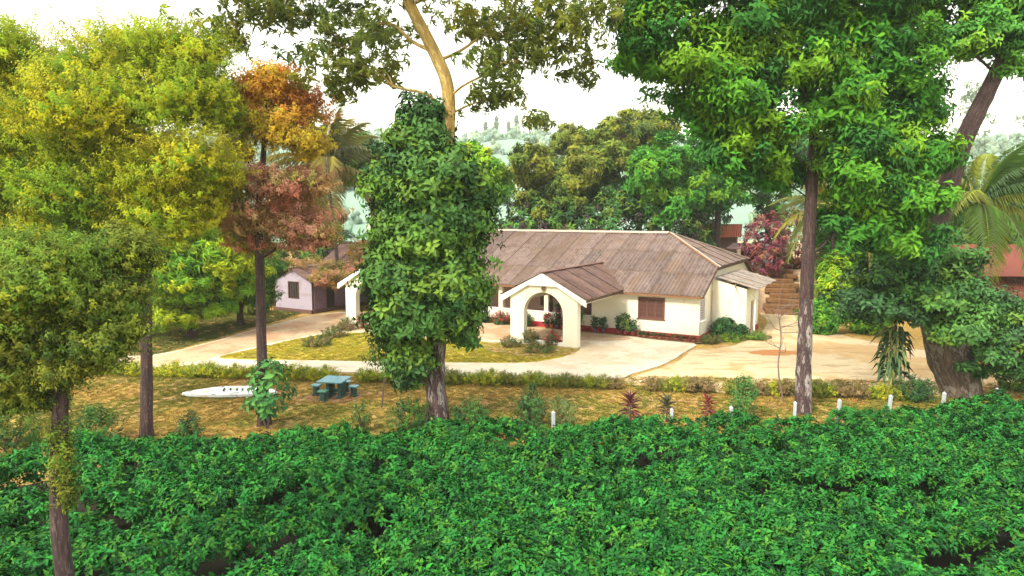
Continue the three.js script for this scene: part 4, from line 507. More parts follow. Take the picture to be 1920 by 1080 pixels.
// palms
function frondGeo(len, arch, seed) {
  const q = mulberry(seed), pts = [], gs = []; for (let i = 0; i <= 8; i++) { const t = i / 8; pts.push([0, Math.sin(t * 1.5) * len * 0.28 - arch * t * t * len * 0.75, t * len * 0.92, 0.035 * (1 - t * 0.85)]); }
  gs.push(tube(pts, 5, 2, 0, seed)); const c = new THREE.CatmullRomCurve3(pts.map((p) => new THREE.Vector3(p[0], p[1], p[2])));
  for (let i = 6; i < 58; i++) for (const s of [-1, 1]) {
    const t = i / 58, p = c.getPoint(t), L = len * 0.24 * Math.sin(Math.PI * (0.15 + t * 0.8)) + 0.12, g = leafGeo(L, 0.055, -0.3, 0.45 + q() * 0.4); g.rotateZ(s * 0.1); g.rotateY(s * (1.15 - t * 0.5) + (q() - 0.5) * 0.2); g.translate(p.x, p.y, p.z); gs.push(g);
  }
  return mergeGeometries(gs);
}
function palm(label, base, h, lean, crownLen, cols, nf, seed, group) {
  const t = thing('coconut_palm', label, 'palm', base, 0, group), top = [lean[0], h, lean[1]];
  part('trunk', tube([[0, -0.1, 0, 0.22], [lean[0] * 0.2, h * 0.35, lean[1] * 0.2, 0.16], [lean[0] * 0.55, h * 0.7, lean[1] * 0.55, 0.14], [...top, 0.13]], 10, 6, 0.05, seed, 0.3), M.barkDark, t);
  const kinds = [[0.55, 1], [0.85, 2], [1.25, 3]].map(([a, s]) => frondGeo(crownLen, a, seed * 10 + s)), ms = cols.map((c) => new THREE.MeshPhysicalMaterial({ color: lin(...c), roughness: 0.9, transmission: 0.3, thickness: 0, side: THREE.DoubleSide }));
  for (let i = 0; i < nf; i++) { const up = i / nf, o = part('frond', kinds[up < 0.35 ? 0 : up < 0.7 ? 1 : 2], ms[i % ms.length], t, top); o.rotation.order = 'YXZ'; o.rotation.y = i * 2.4 + hash2(i, seed); o.rotation.x = lerp(-1.05, 0.55, up) + (hash2(i, seed, 2) - 0.5) * 0.25; }
  part('crown_heart', new THREE.SphereGeometry(0.3, 10, 8), M.twig, t, top);
  return t;
}
palm('coconut palm with arching golden fronds behind the autumn tree', [-14.8, 0, -58], 11.9, [-0.8, 0.4], 6.4, [[0.20, 0.20, 0.03], [0.32, 0.27, 0.03], [0.12, 0.15, 0.03]], 22, 3, 'coconut palms');
palm('coconut palm with bright green fronds over the tiled cottage', [30.6, 0, -44], 8.6, [-0.7, 0.2], 5.6, [[0.13, 0.28, 0.03], [0.28, 0.33, 0.02], [0.08, 0.2, 0.04]], 22, 5, 'coconut palms');
palm('yellowish palm half hidden behind shade giant trunk', [24.8, 0, -52], 8.2, [-0.4, 0], 4.6, [[0.36, 0.32, 0.04], [0.2, 0.24, 0.04]], 18, 7, 'coconut palms');
palm('low palm hidden among foliage left of the fig trunk', [32.2, 0, -56], 7.2, [-0.2, 0], 4.4, [[0.28, 0.3, 0.03], [0.14, 0.22, 0.04]], 16, 9, 'coconut palms');
// far wood on the hillside
{
  const g = mergeGeometries([0, 1, 2, 3].map((k) => { const s = new THREE.IcosahedronGeometry(2.2 - k * 0.3, 2), p = s.attributes.position; for (let i = 0; i < p.count; i++) { const f = 0.6 + 0.8 * vnoise(p.getX(i) * 1.7 + k * 5, p.getY(i) * 1.7 + p.getZ(i) * 1.3, 0, k); p.setXYZ(i, p.getX(i) * f, p.getY(i) * f * 1.25, p.getZ(i) * f); } s.translate(Math.sin(k * 2) * 1.4, 3 + k * 1.2, Math.cos(k * 2) * 1.4); return s; })), gm = mergeVertices((g.deleteAttribute('normal'), g.deleteAttribute('uv'), g)); gm.computeVertexNormals();
  const l = []; for (let i = 0; i < 4200; i++) { const x = rr(-420, 420), z = -rr(165, 640); if (vnoise(x / 30, z / 30, 0, 31) < 0.36) continue; l.push([x, hillY(x, z) - 0.6, z, new THREE.Vector3(0, 1, 0), rr(0.45, 1.0), vary(pick([[0.15, 0.22, 0.15], [0.18, 0.25, 0.16], [0.13, 0.2, 0.14]]))]); }  // tree colours paled so haze is painted in
  const o = instances('hillside_wood', gm, mat(null, 1), l, scene); o.userData = { kind: 'stuff', label: 'far wood covering the hillside, its colours paled for haze', category: 'wood' };
}
for (let k = 0; k < 7; k++) {
  const x = [-24, -14, -3, 4, 30, 160, 182][k], z = k < 5 ? -628 + k * 4 : -240, y = hillY(x, z), t = thing('distant_tree', ['thin distant tree on skyline, first from the left', 'thin distant tree on skyline, second from the left', 'thin distant tree on skyline, third from the left', 'thin distant tree on skyline, fourth from the left', 'thin distant tree on skyline at right of gap', 'faint tall tree in haze left of the right palm', 'faint tall tree in haze over the right palm'][k], 'tree', [x, y - 0.5, z], 0, 'faint trees on the skyline'), h = k < 5 ? rr(12, 19) : rr(36, 44);
  part('trunk', tube([[0, 0, 0, 0.5], [0.3, h * 0.5, 0, 0.35], [0, h, 0, 0.1]], 6, 3), M.twig, t);
  const l = []; for (let i = 0; i < 90; i++) { const u = Math.pow(R(), 0.7); l.push([rr(-1, 1) * h * 0.13 * (1.2 - u), h * (0.3 + 0.7 * u), rr(-1, 1) * h * 0.13, new THREE.Vector3(rr(-1, 1), 0.6, rr(-1, 1)), rr(3, 6), vary([0.17, 0.23, 0.15])]); } instances('foliage', SPR.far[0], LM.mid, l, t);  // leaf colour lightened as painted haze on the skyline
}
// ---------- plantation ----------
{
  let gap = 0; const cell = 1.45, mound = (x, z) => {   // nearest bush centre on a jittered grid that follows the edge
    const r = edgeZ(x) * 0.985 - z, gx = x / cell, gz = r / cell; let d = 9, id = 0;
    for (let i = -1; i <= 1; i++) for (let j = -1; j <= 1; j++) { const a = Math.floor(gx) + i, b = Math.floor(gz) + j, px = a + 0.5 + (hash2(a, b, 5) - 0.5) * 0.8, pz = b + 0.5 + (hash2(a, b, 6) - 0.5) * 0.7, q = Math.hypot((gx - px) * 0.9, gz - pz); if (q < d) { d = q; id = hash2(a, b, 7); } }
    const row = Math.abs(((-r / 3.6 + (fbm(x / 8, z / 8, 2, 0, 3) - 0.5) * 1.8) % 1 + 1) % 1 - 0.5) * 2;   // dark creases between rows
    const h = 0.62 + id * 0.28 + 0.55 * Math.sqrt(Math.max(0, 1 - d * d * 1.9)) - 0.3 * smooth(0.5, 0.8, row) * vnoise(x / 2.5, z / 2.5, 0, 18);
    gap = smooth(0.66, 0.78, row) * smooth(0.40, 0.52, vnoise(x / 3.4, z / 2.2, 0, 17));
    return h + (vnoise(x * 3.1, z * 3.1, 0, 23) - 0.5) * 0.3;
  };
  const cols = [[0.010, 0.088, 0.013], [0.013, 0.115, 0.016], [0.006, 0.048, 0.009], [0.022, 0.15, 0.018], [0.038, 0.14, 0.013]], l = [];
  for (let i = 0; i < 125000; i++) {
    const z = rr(-33, -8.5), x = rr(-1, 1) * (7 + -z * 0.78), e = edgeZ(x) + (vnoise(x * 0.9, 4, 0, 3) - 0.5) * 0.9; if (z < e) continue;
    const h = mound(x, z) * (0.72 + 0.28 * smooth(0, 0.8, z - e)), dx = mound(x + 0.12, z) - mound(x - 0.12, z), dz = mound(x, z + 0.12) - mound(x, z - 0.12); mound(x, z); if (R() < gap * 1.05) continue; const low = R() < 0.35 ? rr(0.1, 0.45) : rr(-0.06, 0.1);
    l.push([x, h - low, z, new THREE.Vector3(-dx * 3 + rr(-0.45, 0.45), 0.8, -dz * 3 + rr(-0.45, 0.45)), rr(0.7, 1.25), vary(pick(cols), 0.35)]);
  }
  const g = [21, 22].map((s) => sprig({ n: 9, len: 0.135, wid: 0.072, stem: 0.1, tilt: 0.35, droop: 0.35, fold: 0.4, seed: s })), m = leafMat(0, 0.7, 0.35), half = Math.ceil(l.length / 2);
  const o = new THREE.Group(); o.name = 'plantation'; o.userData = { kind: 'stuff', label: 'dense emerald green plantation bushes filling the foreground', category: 'bushes' }; scene.add(o);
  instances('foliage', g[0], m, l.slice(0, half), o); instances('foliage', g[1], m, l.slice(half), o);
}
// grass tufts on the lawns
{
  const inside = (x, z, poly) => { let c = false; for (let i = 0, j = poly.length - 1; i < poly.length; j = i++) { const [a, b] = poly[i], [d, e] = poly[j]; if ((b > z) !== (e > z) && x < (d - a) * (z - b) / (e - b) + a) c = !c; } return c; };
  const g = mergeGeometries(Array.from({ length: 7 }, (_, i) => { const b = leafGeo(0.11 + (i % 3) * 0.03, 0.016, 0.1, 0.5); b.rotateX(-1.0 + (i % 4) * 0.17); b.rotateY(i * 0.9); b.translate(Math.sin(i * 2) * 0.05, 0, Math.cos(i * 2) * 0.05); return b; }));
  const l = [], C1 = [[0.36, 0.25, 0.05], [0.3, 0.22, 0.04], [0.19, 0.2, 0.025], [0.42, 0.26, 0.07]], C2 = [[0.42, 0.35, 0.03], [0.3, 0.31, 0.025], [0.46, 0.36, 0.04]];
  for (let i = 0; i < 52000; i++) { const z = rr(-33.6, -23), x = rr(-1, 1) * (3 - z * 0.8); if (z > edgeZ(x) + 0.3 || z < -33.8 + x * 0.08) continue; const k = fbm(x / 3, z / 3, 3, 0, 12); if (R() > 0.45 + k * 0.5) continue; l.push([x, 0, z, new THREE.Vector3(rr(-0.3, 0.3), 1, rr(-0.3, 0.3)), rr(0.5, 1.2), vary(k > 0.52 ? C1[2] : pick(C1), 0.3)]); }
  for (let i = 0; i < 16000; i++) { const x = rr(-17, 4.5), z = rr(-46, -36); if (!inside(x, z, ISLAND)) continue; l.push([x, 0.045, z, new THREE.Vector3(rr(-0.3, 0.3), 1, rr(-0.3, 0.3)), rr(0.5, 1.1), vary(pick(C2), 0.25)]); }
  for (let i = 0; i < 15000; i++) { const x = rr(-36, -17), z = rr(-56, -38); if (x > -18.8 - (z + 42) * 0.22 - 0.8) continue; l.push([x, 0, z, new THREE.Vector3(rr(-0.3, 0.3), 1, rr(-0.3, 0.3)), rr(0.7, 1.5), vary(pick([[0.12, 0.17, 0.03], [0.2, 0.17, 0.04], [0.09, 0.14, 0.03]]), 0.25)]); }
  const o = instances('grass', g, mat(null, 0.95), l, scene); o.userData = { kind: 'stuff', label: 'dry grass tufts over the lawns', category: 'grass' };
}
// ---------- shrubs ----------
function shrub(name, label, pos, { h = 0.6, w = 0.6, n = 60, spr = 'small', cols, lm = LM.mid, size = 0.7, group, category = 'shrub', stems = 4, lift = 0.45 }) {
  const t = thing(name, label, category, pos, R() * 6, group), l = [];
  for (let i = 0; i < stems; i++) { const a = i * 6.283 / stems + R(); part('stem', tube([[0, -0.05, 0, 0.02 + h * 0.008], [Math.cos(a) * w * 0.15, h * 0.4, Math.sin(a) * w * 0.15, 0.015 + h * 0.005], [Math.cos(a) * w * 0.36, h * 0.8, Math.sin(a) * w * 0.36, 0.006]], 5, 2, 0.1, i), M.twig, t); }
  for (let i = 0; i < n; i++) { const a = R() * 6.283, y = R() * 2 - 1, q = Math.sqrt(1 - y * y) * lerp(0.4, 1, Math.sqrt(R())), k = 0.75 + 0.4 * vnoise(a * 1.4, y * 2 + h * 9, 0, Math.round(h * 100)); l.push([Math.cos(a) * q * w * 0.5 * k, h * lift + h * (1 - lift) * y * k + h * 0.04, Math.sin(a) * q * w * 0.5 * k, new THREE.Vector3(Math.cos(a) * q + rr(-0.4, 0.4), 0.6 + y * 0.4, Math.sin(a) * q + rr(-0.4, 0.4)), size * rr(0.7, 1.25), vary(pick(cols), 0.25)]); }
  instances('foliage', SPR[spr][Math.floor(R() * 2)], lm, l, t); return t;
}
{
  const HEDGE = [[-24, -34.0], [-20.5, -33.6], [-10.5, -32.7], [-7.2, -32.3], [-2.8, -31.9], [3.5, -31.1], [8.2, -30.3], [11.7, -29.8], [15.9, -29.2], [17.5, -29.0]];
  const HC = [[[0.36, 0.38, 0.02], [0.26, 0.32, 0.02], [0.16, 0.22, 0.02]], [[0.26, 0.3, 0.02], [0.4, 0.38, 0.02], [0.14, 0.2, 0.02]], [[0.17, 0.2, 0.02], [0.24, 0.23, 0.03], [0.1, 0.14, 0.02]], [[0.46, 0.42, 0.02], [0.3, 0.34, 0.02], [0.18, 0.24, 0.02]], [[0.2, 0.13, 0.06], [0.14, 0.12, 0.03], [0.25, 0.17, 0.07]]];
  const kinds = HC.map((c, i) => { const s = shrub('hedge_shrub', '', [0, -50, 0], { h: 0.55, w: 0.95, n: 130, cols: c, size: 0.62, lift: 0.5 }); scene.remove(s); s.userData.category = 'shrub'; return s; });
  used['hedge_shrub'] = -1;
  const tone = ['yellow green', 'light green', 'olive green', 'lemon yellow green', 'brownish']; let d = 0;
  for (let i = 0; i + 1 < HEDGE.length; i++) {
    const [a, b] = HEDGE[i], [c, e] = HEDGE[i + 1], L = Math.hypot(c - a, e - b);
    for (; d < L; d += rr(0.5, 0.66)) {
      const x = lerp(a, c, d / L) + rr(-0.06, 0.06), z = lerp(b, e, d / L) + rr(-0.1, 0.1); if ((x > -8.5 && x < -7.5) || (x > 5.4 && x < 5.9) || (x > 9.2 && x < 9.7)) continue;
      const k = x < -6 ? pick([0, 3, 3, 1]) : x < 2 ? pick([0, 1, 2, 3]) : x < 9 ? pick([1, 2, 4, 4]) : pick([0, 2, 3, 4]);
      const where = [[-17.5, 'left of the slim feathery tree trunk'], [-14.5, 'behind left tip of the oval slab'], [-11.6, 'between oval slab and autumn tree'], [-8, 'behind the picnic table, left of the gap'], [-5.6, 'between picnic table and sapling'], [-3.6, 'just left of the gold barked trunk'], [-1, 'just right of the gold barked trunk'], [1.5, 'below the right porch arch'], [3.6, 'above the first fence post'], [5.6, 'behind the crimson cordyline'], [7.4, 'behind the middle cordyline'], [9.4, 'behind the orange tipped cordyline'], [11.4, 'left of the shade giant trunk'], [14, 'just right of the shade giant trunk'], [99, 'at yard end near the strap leaved plant']].find((w) => x < w[0])[1];
      dup(kinds[k], [x, 0, z], R() * 6, `low ${tone[k]} hedge shrub ${where}`, `${tone[k]} hedge shrubs ${where}`, rr(0.82, 1.2));
    }
    d -= L;
  }
}
const BC = { dark: [[0.03, 0.10, 0.03], [0.05, 0.14, 0.03], [0.025, 0.07, 0.025]], lime: [[0.2, 0.28, 0.02], [0.12, 0.22, 0.02], [0.07, 0.16, 0.025]], mixed: [[0.12, 0.13, 0.03], [0.2, 0.13, 0.05], [0.07, 0.12, 0.03]], red: [[0.4, 0.02, 0.03], [0.3, 0.02, 0.04], [0.06, 0.1, 0.03], [0.05, 0.1, 0.03]], mauve: [[0.2, 0.04, 0.07], [0.26, 0.07, 0.07], [0.12, 0.03, 0.05], [0.28, 0.12, 0.07]] };
for (const [lab, x, z, h, w, n, cols, spr, size] of [
  ['round dark green bush on the island lawn below the veranda', -2.95, -42.4, 0.85, 0.9, 150, BC.dark, 'small', 0.9],
  ['low straggling brown green bush at left of island lawn', -11.9, -40.9, 0.5, 1.9, 150, BC.mixed, 'small', 0.9],
  ['second low bush nearer the left porch', -11.6, -43.9, 0.6, 1.7, 150, BC.mixed, 'small', 0.9],
  ['bushy shrub at foot of the left porch pillar', -11.4, -46.4, 0.8, 1.3, 120, BC.mixed, 'small', 0.9],
  ['low reddish bush at right tip of island lawn', 1.6, -39.2, 0.4, 2.2, 170, BC.mixed, 'small', 0.85],
  ['low green bush in front of arch on island bed', 0.0, -40.6, 0.5, 1.4, 130, BC.mixed, 'small', 0.85],
  ['flowering bush inside the right arch planter, left one', 1.2, -41.7, 0.8, 1.0, 120, BC.mixed, 'small', 0.8],
  ['flowering bush inside the right arch planter, right one', 2.5, -41.1, 0.8, 1.0, 120, BC.red, 'small', 0.8],
  ['red flowering bush in planter under left porch arch', -10.2, -47.4, 0.9, 1.8, 150, BC.red, 'small', 0.9],
  ['large glossy bush against the lean-to front wall', 13.9, -44.0, 1.2, 1.7, 260, BC.dark, 'vine', 0.75],
  ['smaller glossy bush right of the large one by lean-to', 14.95, -43.85, 0.8, 1.1, 140, BC.dark, 'vine', 0.7],
  ['low leafy border plant at bungalow corner', 12.4, -41.9, 0.45, 1.3, 130, BC.mixed, 'small', 0.8],
  ['low grassy border clump below the lean-to post', 15.9, -43.2, 0.4, 1.6, 150, BC.lime, 'small', 0.7],
  ['low grassy border clump below the glossy bush', 14.0, -42.6, 0.4, 1.8, 150, BC.lime, 'small', 0.7],
  ['feathery green shrub at plantation edge beside centre fence post', 0.75, -25.2, 1.5, 1.1, 170, BC.dark.concat([[0.08, 0.16, 0.04]]), 'small', 0.85],
  ['thin pale shrub behind the first white post', 1.95, -25.4, 1.0, 1.2, 90, [[0.1, 0.17, 0.05], [0.14, 0.18, 0.05]], 'small', 0.75],
  ['upright green shrub left of the shade giant trunk', 9.1, -26.0, 1.6, 1.0, 150, [[0.05, 0.16, 0.04], [0.08, 0.2, 0.04]], 'small', 0.85],
  ['tiny dark bush on plantation edge near slim trunk', -11.5, -23.5, 0.95, 0.8, 90, BC.dark, 'small', 0.8],
  ['wild bush in front of gold barked trunk base, left side', -3.9, -25.0, 1.1, 1.5, 130, C.deep, 'small', 0.9],
  ['wild bush in front of gold barked trunk base, right side', -1.6, -25.2, 1.0, 1.4, 120, C.deep, 'small', 0.9],
  ['slender weed sprout on plantation edge near picnic table', -5.6, -24.6, 1.0, 0.6, 45, C.deep, 'small', 0.8],
  ['bright leafy bush at back of yard behind shade giant', 21.0, -45.5, 2.2, 3.2, 420, C.green, 'far', 0.75],
  ['yellow green bush at back of yard, right of that', 24.2, -45.5, 2.4, 3.4, 420, C.bright.concat(C.green), 'far', 0.75],
  ['tall lime bush beside the earth steps', 24.5, -51.5, 4.8, 3.0, 420, C.bright, 'far', 0.85],
  ['dark bush under the fig foliage left of trunk', 17.6, -28.9, 0.9, 1.6, 150, BC.dark, 'small', 0.9],
  ['flowering bush right of the fig trunk', 23.4, -30.6, 1.8, 2.4, 300, BC.lime.concat(BC.dark), 'small', 1.0],
  ['yellow bush behind fig trunk on right', 23.0, -34.0, 1.5, 2.2, 240, [[0.3, 0.26, 0.02], [0.16, 0.2, 0.02]], 'small', 1.0],
  ['mauve leaved shrub behind hip end of roof', 22.5, -60.0, 5.2, 4.2, 420, BC.mauve, 'far', 0.8],
  ['reddish scrub on bank above the steps', 26.2, -62.5, 5.4, 4.6, 420, BC.mauve.concat(C.olive), 'far', 0.8],
  ['dark thicket on bank behind the shade giant trunk', 28.5, -58.5, 4.6, 5.5, 460, C.deep.concat(BC.mauve.slice(0, 1)), 'far', 0.9],
  ['shrub row below the veranda wall, first from the left', ...H(-17.6, 0.75), 0.9, 1.6, 170, BC.dark.concat(C.vine), 'small', 0.9],
  ['shrub row below the veranda wall, second from the left', ...H(-16.0, 0.75), 0.8, 1.5, 170, BC.dark.concat(C.vine), 'small', 0.9],
  ['shrub with red flowers below the veranda wall', ...H(-14.2, 0.75), 0.8, 1.5, 160, BC.dark.concat(BC.red.slice(0, 1)), 'small', 0.9],
  ['shrub below veranda wall nearest the right porch', ...H(-12.4, 0.75), 1.0, 1.4, 160, BC.dark, 'small', 0.9],
  ['dark hedge bush at left foot of the outbuilding', -20.6, -53.8, 1.2, 2.2, 200, C.olive, 'far', 0.6],
  ['scrubby bush behind path at back of left lawn', -25.5, -52, 2.0, 4.0, 300, C.deep.concat(BC.mauve.slice(0, 1)), 'far', 0.8],
  ['scrubby bush at far left back of lawn', -31, -50, 2.2, 4.5, 300, C.deep.concat(C.olive), 'far', 0.8],
  ['bushy clump by slim trunk on left plantation edge', -14.6, -23.0, 1.3, 1.8, 170, C.deep, 'small', 0.9],
  ['leafy clump on plantation edge at far left', -17.0, -22.2, 1.6, 2.4, 220, C.olive.concat(C.deep), 'small', 1.0],
]) shrub('bush', lab, [x, z < -55 && x > 14 ? bankY(x, z) - 0.05 : 0, z], { h, w, n, cols, spr, size });
[[1.5, -62, 9.5, 8], [5, -61, 10, 8], [9.5, -60, 10, 8], [14, -62, 10, 8], [19, -70, 9, 7], [-8, -66, 8, 8], [-24, -60, 6, 8], [-31, -58, 5.5, 8], [-38, -56, 6, 8], [-46, -52, 7, 9], [33, -54, 5, 7], [40, -58, 7, 9], [48, -52, 7, 9], [-19, -67, 6.5, 8], [-13, -73, 5.5, 9]].forEach(([x, z, h, w], i) => shrub('undergrowth_bush', ['dark undergrowth behind left part of long ridge', 'dark undergrowth behind ridge left of centre', 'dark undergrowth behind middle of ridge', 'dark undergrowth behind ridge right of centre', 'dark undergrowth behind hip end of ridge', 'dark undergrowth behind the vine', 'dark undergrowth behind the shade tree', 'dark undergrowth behind the spreading tree', 'dark undergrowth left of the spreading tree', 'dark undergrowth at far left edge', 'dark undergrowth right of earth steps', 'dark undergrowth behind the fig tree', 'dark undergrowth behind the tiled cottage', 'undergrowth behind the outbuilding roof', 'undergrowth between outbuilding and palm trunk'][i], [x, z < -55 && x > 14 ? bankY(x, z) - 0.1 : 0, z], { h, w, n: 640, cols: C.deep.concat(C.olive.slice(0, 1), [[0.06, 0.03, 0.04]]), spr: 'far', size: 1.25, group: 'undergrowth behind the bungalow' }));
// creeper over the outbuilding roof
{
  const [x, z] = H(-30.6, 1.5), t = thing('red_creeper', 'rust red creeper sprawling over the outbuilding roof', 'creeper', [x, 0, z], TH);
  const pts = [[0.6, 0, 2.2, 0.06], [0.4, 2.2, 2.0, 0.05], [-0.6, 3.2, 0.8, 0.04], [1, 4.2, -4, 0.03]]; part('stem', tube(pts, 6, 4, 0.1, 3), M.twig, t);
  const cl = []; for (let i = 0; i < 38; i++) { const u = R(); cl.push([rr(-3.3, 5.6), 0, rr(-8, 2.4), rr(0.7, 1.15), rr(0.35, 0.6), 0]); } for (const c of cl) { const y1 = 3.65 - Math.abs(c[0] + 1.6) * 0.42, y2 = 5.1 - Math.abs(c[2] + 7) * 0.6; c[1] = Math.max(2.5, y1, c[2] < -3.5 ? y2 : 0) + 0.25; }
  const l = crownList(cl, [C.pink.concat(C.orange.slice(0, 1), [[0.3, 0.22, 0.05]])], 7600, { shell: 0.2, scatter: 0.6, size: 1.1, hang: 0.1 }); instances('foliage', SPR.small[0], LM.thin, l, t);
}
// big-leaved plants near the lawn edge
shrub('papaya_plant', 'broad leaved green plant at foot of the autumn tree', [-9.3, 0, -25.0], { h: 2.5, w: 1.9, n: 42, spr: 'vine', cols: [[0.05, 0.17, 0.05], [0.08, 0.22, 0.05]], size: 1.25, stems: 2, lift: 0.62, category: 'plant' });
shrub('young_sapling', 'thin sapling with sparse dark leaves beside the picnic table', [-5.5, 0, -27.9], { h: 3.1, w: 1.9, n: 46, spr: 'broad', cols: [[0.04, 0.1, 0.03], [0.08, 0.13, 0.03]], size: 0.7, stems: 1, lift: 0.78, category: 'sapling' });
{
  const t = thing('strap_leaved_plant', 'tall plant with drooping strap leaves left of the fig trunk', 'plant', [17.1, 0, -29.9]), g = leafGeo(0.62, 0.13, 0.5, 0.7), ms = [mat([0.05, 0.12, 0.03], 0.6), mat([0.1, 0.18, 0.04], 0.6), mat([0.03, 0.08, 0.03], 0.6), mat([0.2, 0.22, 0.06], 0.6)];
  part('stem', tube([[0, -0.1, 0, 0.09], [0.08, 1.2, 0, 0.07], [0, 3.2, 0, 0.05]], 8, 4, 0.1, 2), M.barkFig, t);
  for (let i = 0; i < 170; i++) { const aa = i * 2.4, qq = rr(0.0, 0.5), o = part('leaf', g, pick(ms), t, [Math.sin(aa) * qq, 0.9 + 2.3 * (i / 170), Math.cos(aa) * qq]); o.rotation.order = 'YXZ'; o.rotation.y = i * 2.4; o.rotation.x = rr(-0.1, 0.95); o.scale.setScalar(rr(0.75, 1.15)); }
}
// bare twiggy sapling by the trunk on the yard
{
  const t = thing('bare_sapling', 'leafless pale twiggy sapling against the shade giant trunk', 'sapling', [11.75, 0, -28.6]), m = mat([0.2, 0.13, 0.11], 0.95);
  part('stem', tube([[0, -0.1, 0, 0.04], [-0.35, 1.6, 0.1, 0.034], [-0.2, 2.8, -0.1, 0.028], [-0.45, 4.2, 0.1, 0.018], [-0.2, 5.6, 0, 0.006]], 6, 4, 0.1, 1), m, t);
  for (let i = 0; i < 16; i++) { const y = rr(2.2, 4.8), a = R() * 6.283, L = rr(0.8, 1.9), e = [Math.cos(a) * L, y + rr(0.2, 1.3), Math.sin(a) * L], k = [e[0] * 0.5, y + rr(0.1, 0.4), e[2] * 0.5]; part('twig', mergeGeometries([tube([[-0.3, y, 0, 0.018], [...k, 0.014], [...e, 0.004]], 4, 3, 0.1, i), tube([[...k, 0.012], [k[0] + rr(-0.4, 0.4), k[1] + rr(0.2, 0.7), k[2] + rr(-0.4, 0.4), 0.003]], 4, 2, 0, i)]), m, t); }
}
// red cordylines
for (const [lab, x, z, s, cs] of [['crimson cordyline, largest of the three on plantation edge', 4.6, -25.8, 1.15, [[0.16, 0.012, 0.03], [0.28, 0.03, 0.05], [0.09, 0.012, 0.03]]], ['dark purplish green cordyline, middle of the three', 6.05, -25.9, 1.0, [[0.07, 0.05, 0.03], [0.05, 0.09, 0.03], [0.2, 0.08, 0.05]]], ['crimson cordyline with orange tips, nearest the shade giant', 7.75, -26.2, 0.95, [[0.3, 0.02, 0.03], [0.36, 0.1, 0.02], [0.15, 0.012, 0.03]]]]) {
  const t = thing('cordyline', lab, 'plant', [x, 0, z], 0, 'cordylines'), g = leafGeo(0.5, 0.1, 0.5, 0.35), ms = cs.map((c) => new THREE.MeshPhysicalMaterial({ color: lin(...c), roughness: 0.85, transmission: 0.2, thickness: 0, side: THREE.DoubleSide }));
  part('stem', tube([[0, -0.05, 0, 0.03], [0.03, 0.4, 0, 0.025], [0, 0.75 * s, 0, 0.02]], 6, 3, 0.1, 2), M.twig, t);
  for (let i = 0; i < 34; i++) { const u = i / 34, o = part('leaf', g, pick(ms), t, [0, (0.3 + 0.5 * u) * s, 0]); o.rotation.order = 'YXZ'; o.rotation.y = i * 2.4; o.rotation.x = lerp(0.1, -1.35, u) + rr(-0.15, 0.15); o.scale.setScalar(s * rr(0.8, 1.1)); }
}
// fence posts
const postM = new THREE.MeshStandardMaterial({ map: whiteT, color: lin(0.45, 0.5, 0.55), roughness: 0.9 });
[[1.46, -23.0, 'first white fence post, in front of the thin pale shrub'], [5.6, -23.35, 'second white fence post, below the middle cordyline'], [7.85, -23.6, 'third white fence post, at the upright green shrub'], [10.35, -24.2, 'fourth white fence post, at foot of shade giant trunk'], [12.1, -24.5, 'fifth white fence post, just right of shade giant trunk'], [14.3, -25.1, 'sixth white fence post, left of the strap leaved plant'], [16.6, -25.5, 'seventh white fence post, in front of the fig trunk'], [19.1, -26.1, 'rightmost white fence post, beyond the fig trunk']].forEach(([x, z, lab], i) => {
  const t = thing('fence_post', lab, 'post', [x, 0, z], rr(-0.3, 0.3), 'white fence posts along the plantation'); t.rotation.z = rr(-0.05, 0.05);
  part('shaft', rbox(0.11, 1.3, 0.11, 0.015, 0, 0.6, 0), postM, t); part('cap', new THREE.ConeGeometry(0.085, 0.08, 4).rotateY(Math.PI / 4), postM, t, [0, 1.285, 0]);
});
// ---------- lawn furniture ----------
{
  const teal = new THREE.MeshPhysicalMaterial({ color: lin(0.10, 0.27, 0.30), roughness: 0.5, clearcoat: 0.2 }), dk = mat([0.015, 0.055, 0.045], 0.6), pad = mat([0.36, 0.18, 0.1], 1);
  struct('table_pad', flat([[-9.2, -29.6], [-8.7, -28.7], [-7.6, -28.6], [-6.8, -29.3], [-6.9, -30.3], [-8.1, -30.6]], 0.02, [], 6, 0.06, 8), pad, 'reddish earth pad under the picnic table');
  const t = thing('picnic_table', 'square teal concrete picnic table on dark green legs', 'table', [-7.9, 0, -29.5], -0.16);
  part('tabletop', rbox(1.16, 0.07, 1.16, 0.02, 0, 0.79, 0), teal, t);
  for (const sx of [-1, 1]) { part('leg', rbox(0.16, 0.78, 0.62, 0.02, sx * 0.27 + 0.08, 0.39, 0), dk, t); part('foot', rbox(0.24, 0.1, 0.76, 0.02, sx * 0.27 + 0.08, 0.06, 0), dk, t); }
  part('stretcher', rbox(0.4, 0.14, 0.12, 0.01, 0.08, 0.3, 0), dk, t);
  for (const [x, z, lab] of [[-8.78, -29.75, 'teal topped concrete stool left of the picnic table'], [-8.2, -28.75, 'dark green concrete stool in front of picnic table'], [-7.05, -29.55, 'teal topped concrete stool right of the picnic table'], [-7.6, -30.4, 'concrete stool hidden behind the picnic table']]) {
    const s = thing('stool', lab, 'stool', [x, 0, z], rr(-0.3, 0.3), 'concrete stools round the picnic table');
    part('seat', rbox(0.4, 0.07, 0.36, 0.02, 0, 0.47, 0), lab.startsWith('dark') ? mat([0.06, 0.2, 0.14], 0.5) : teal, s); part('pedestal', new THREE.CylinderGeometry(0.14, 0.17, 0.44, 4).rotateY(Math.PI / 4), dk, s, [0, 0.22, 0]); part('foot', rbox(0.34, 0.07, 0.3, 0.015, 0, 0.035, 0), dk, s);
  }
}
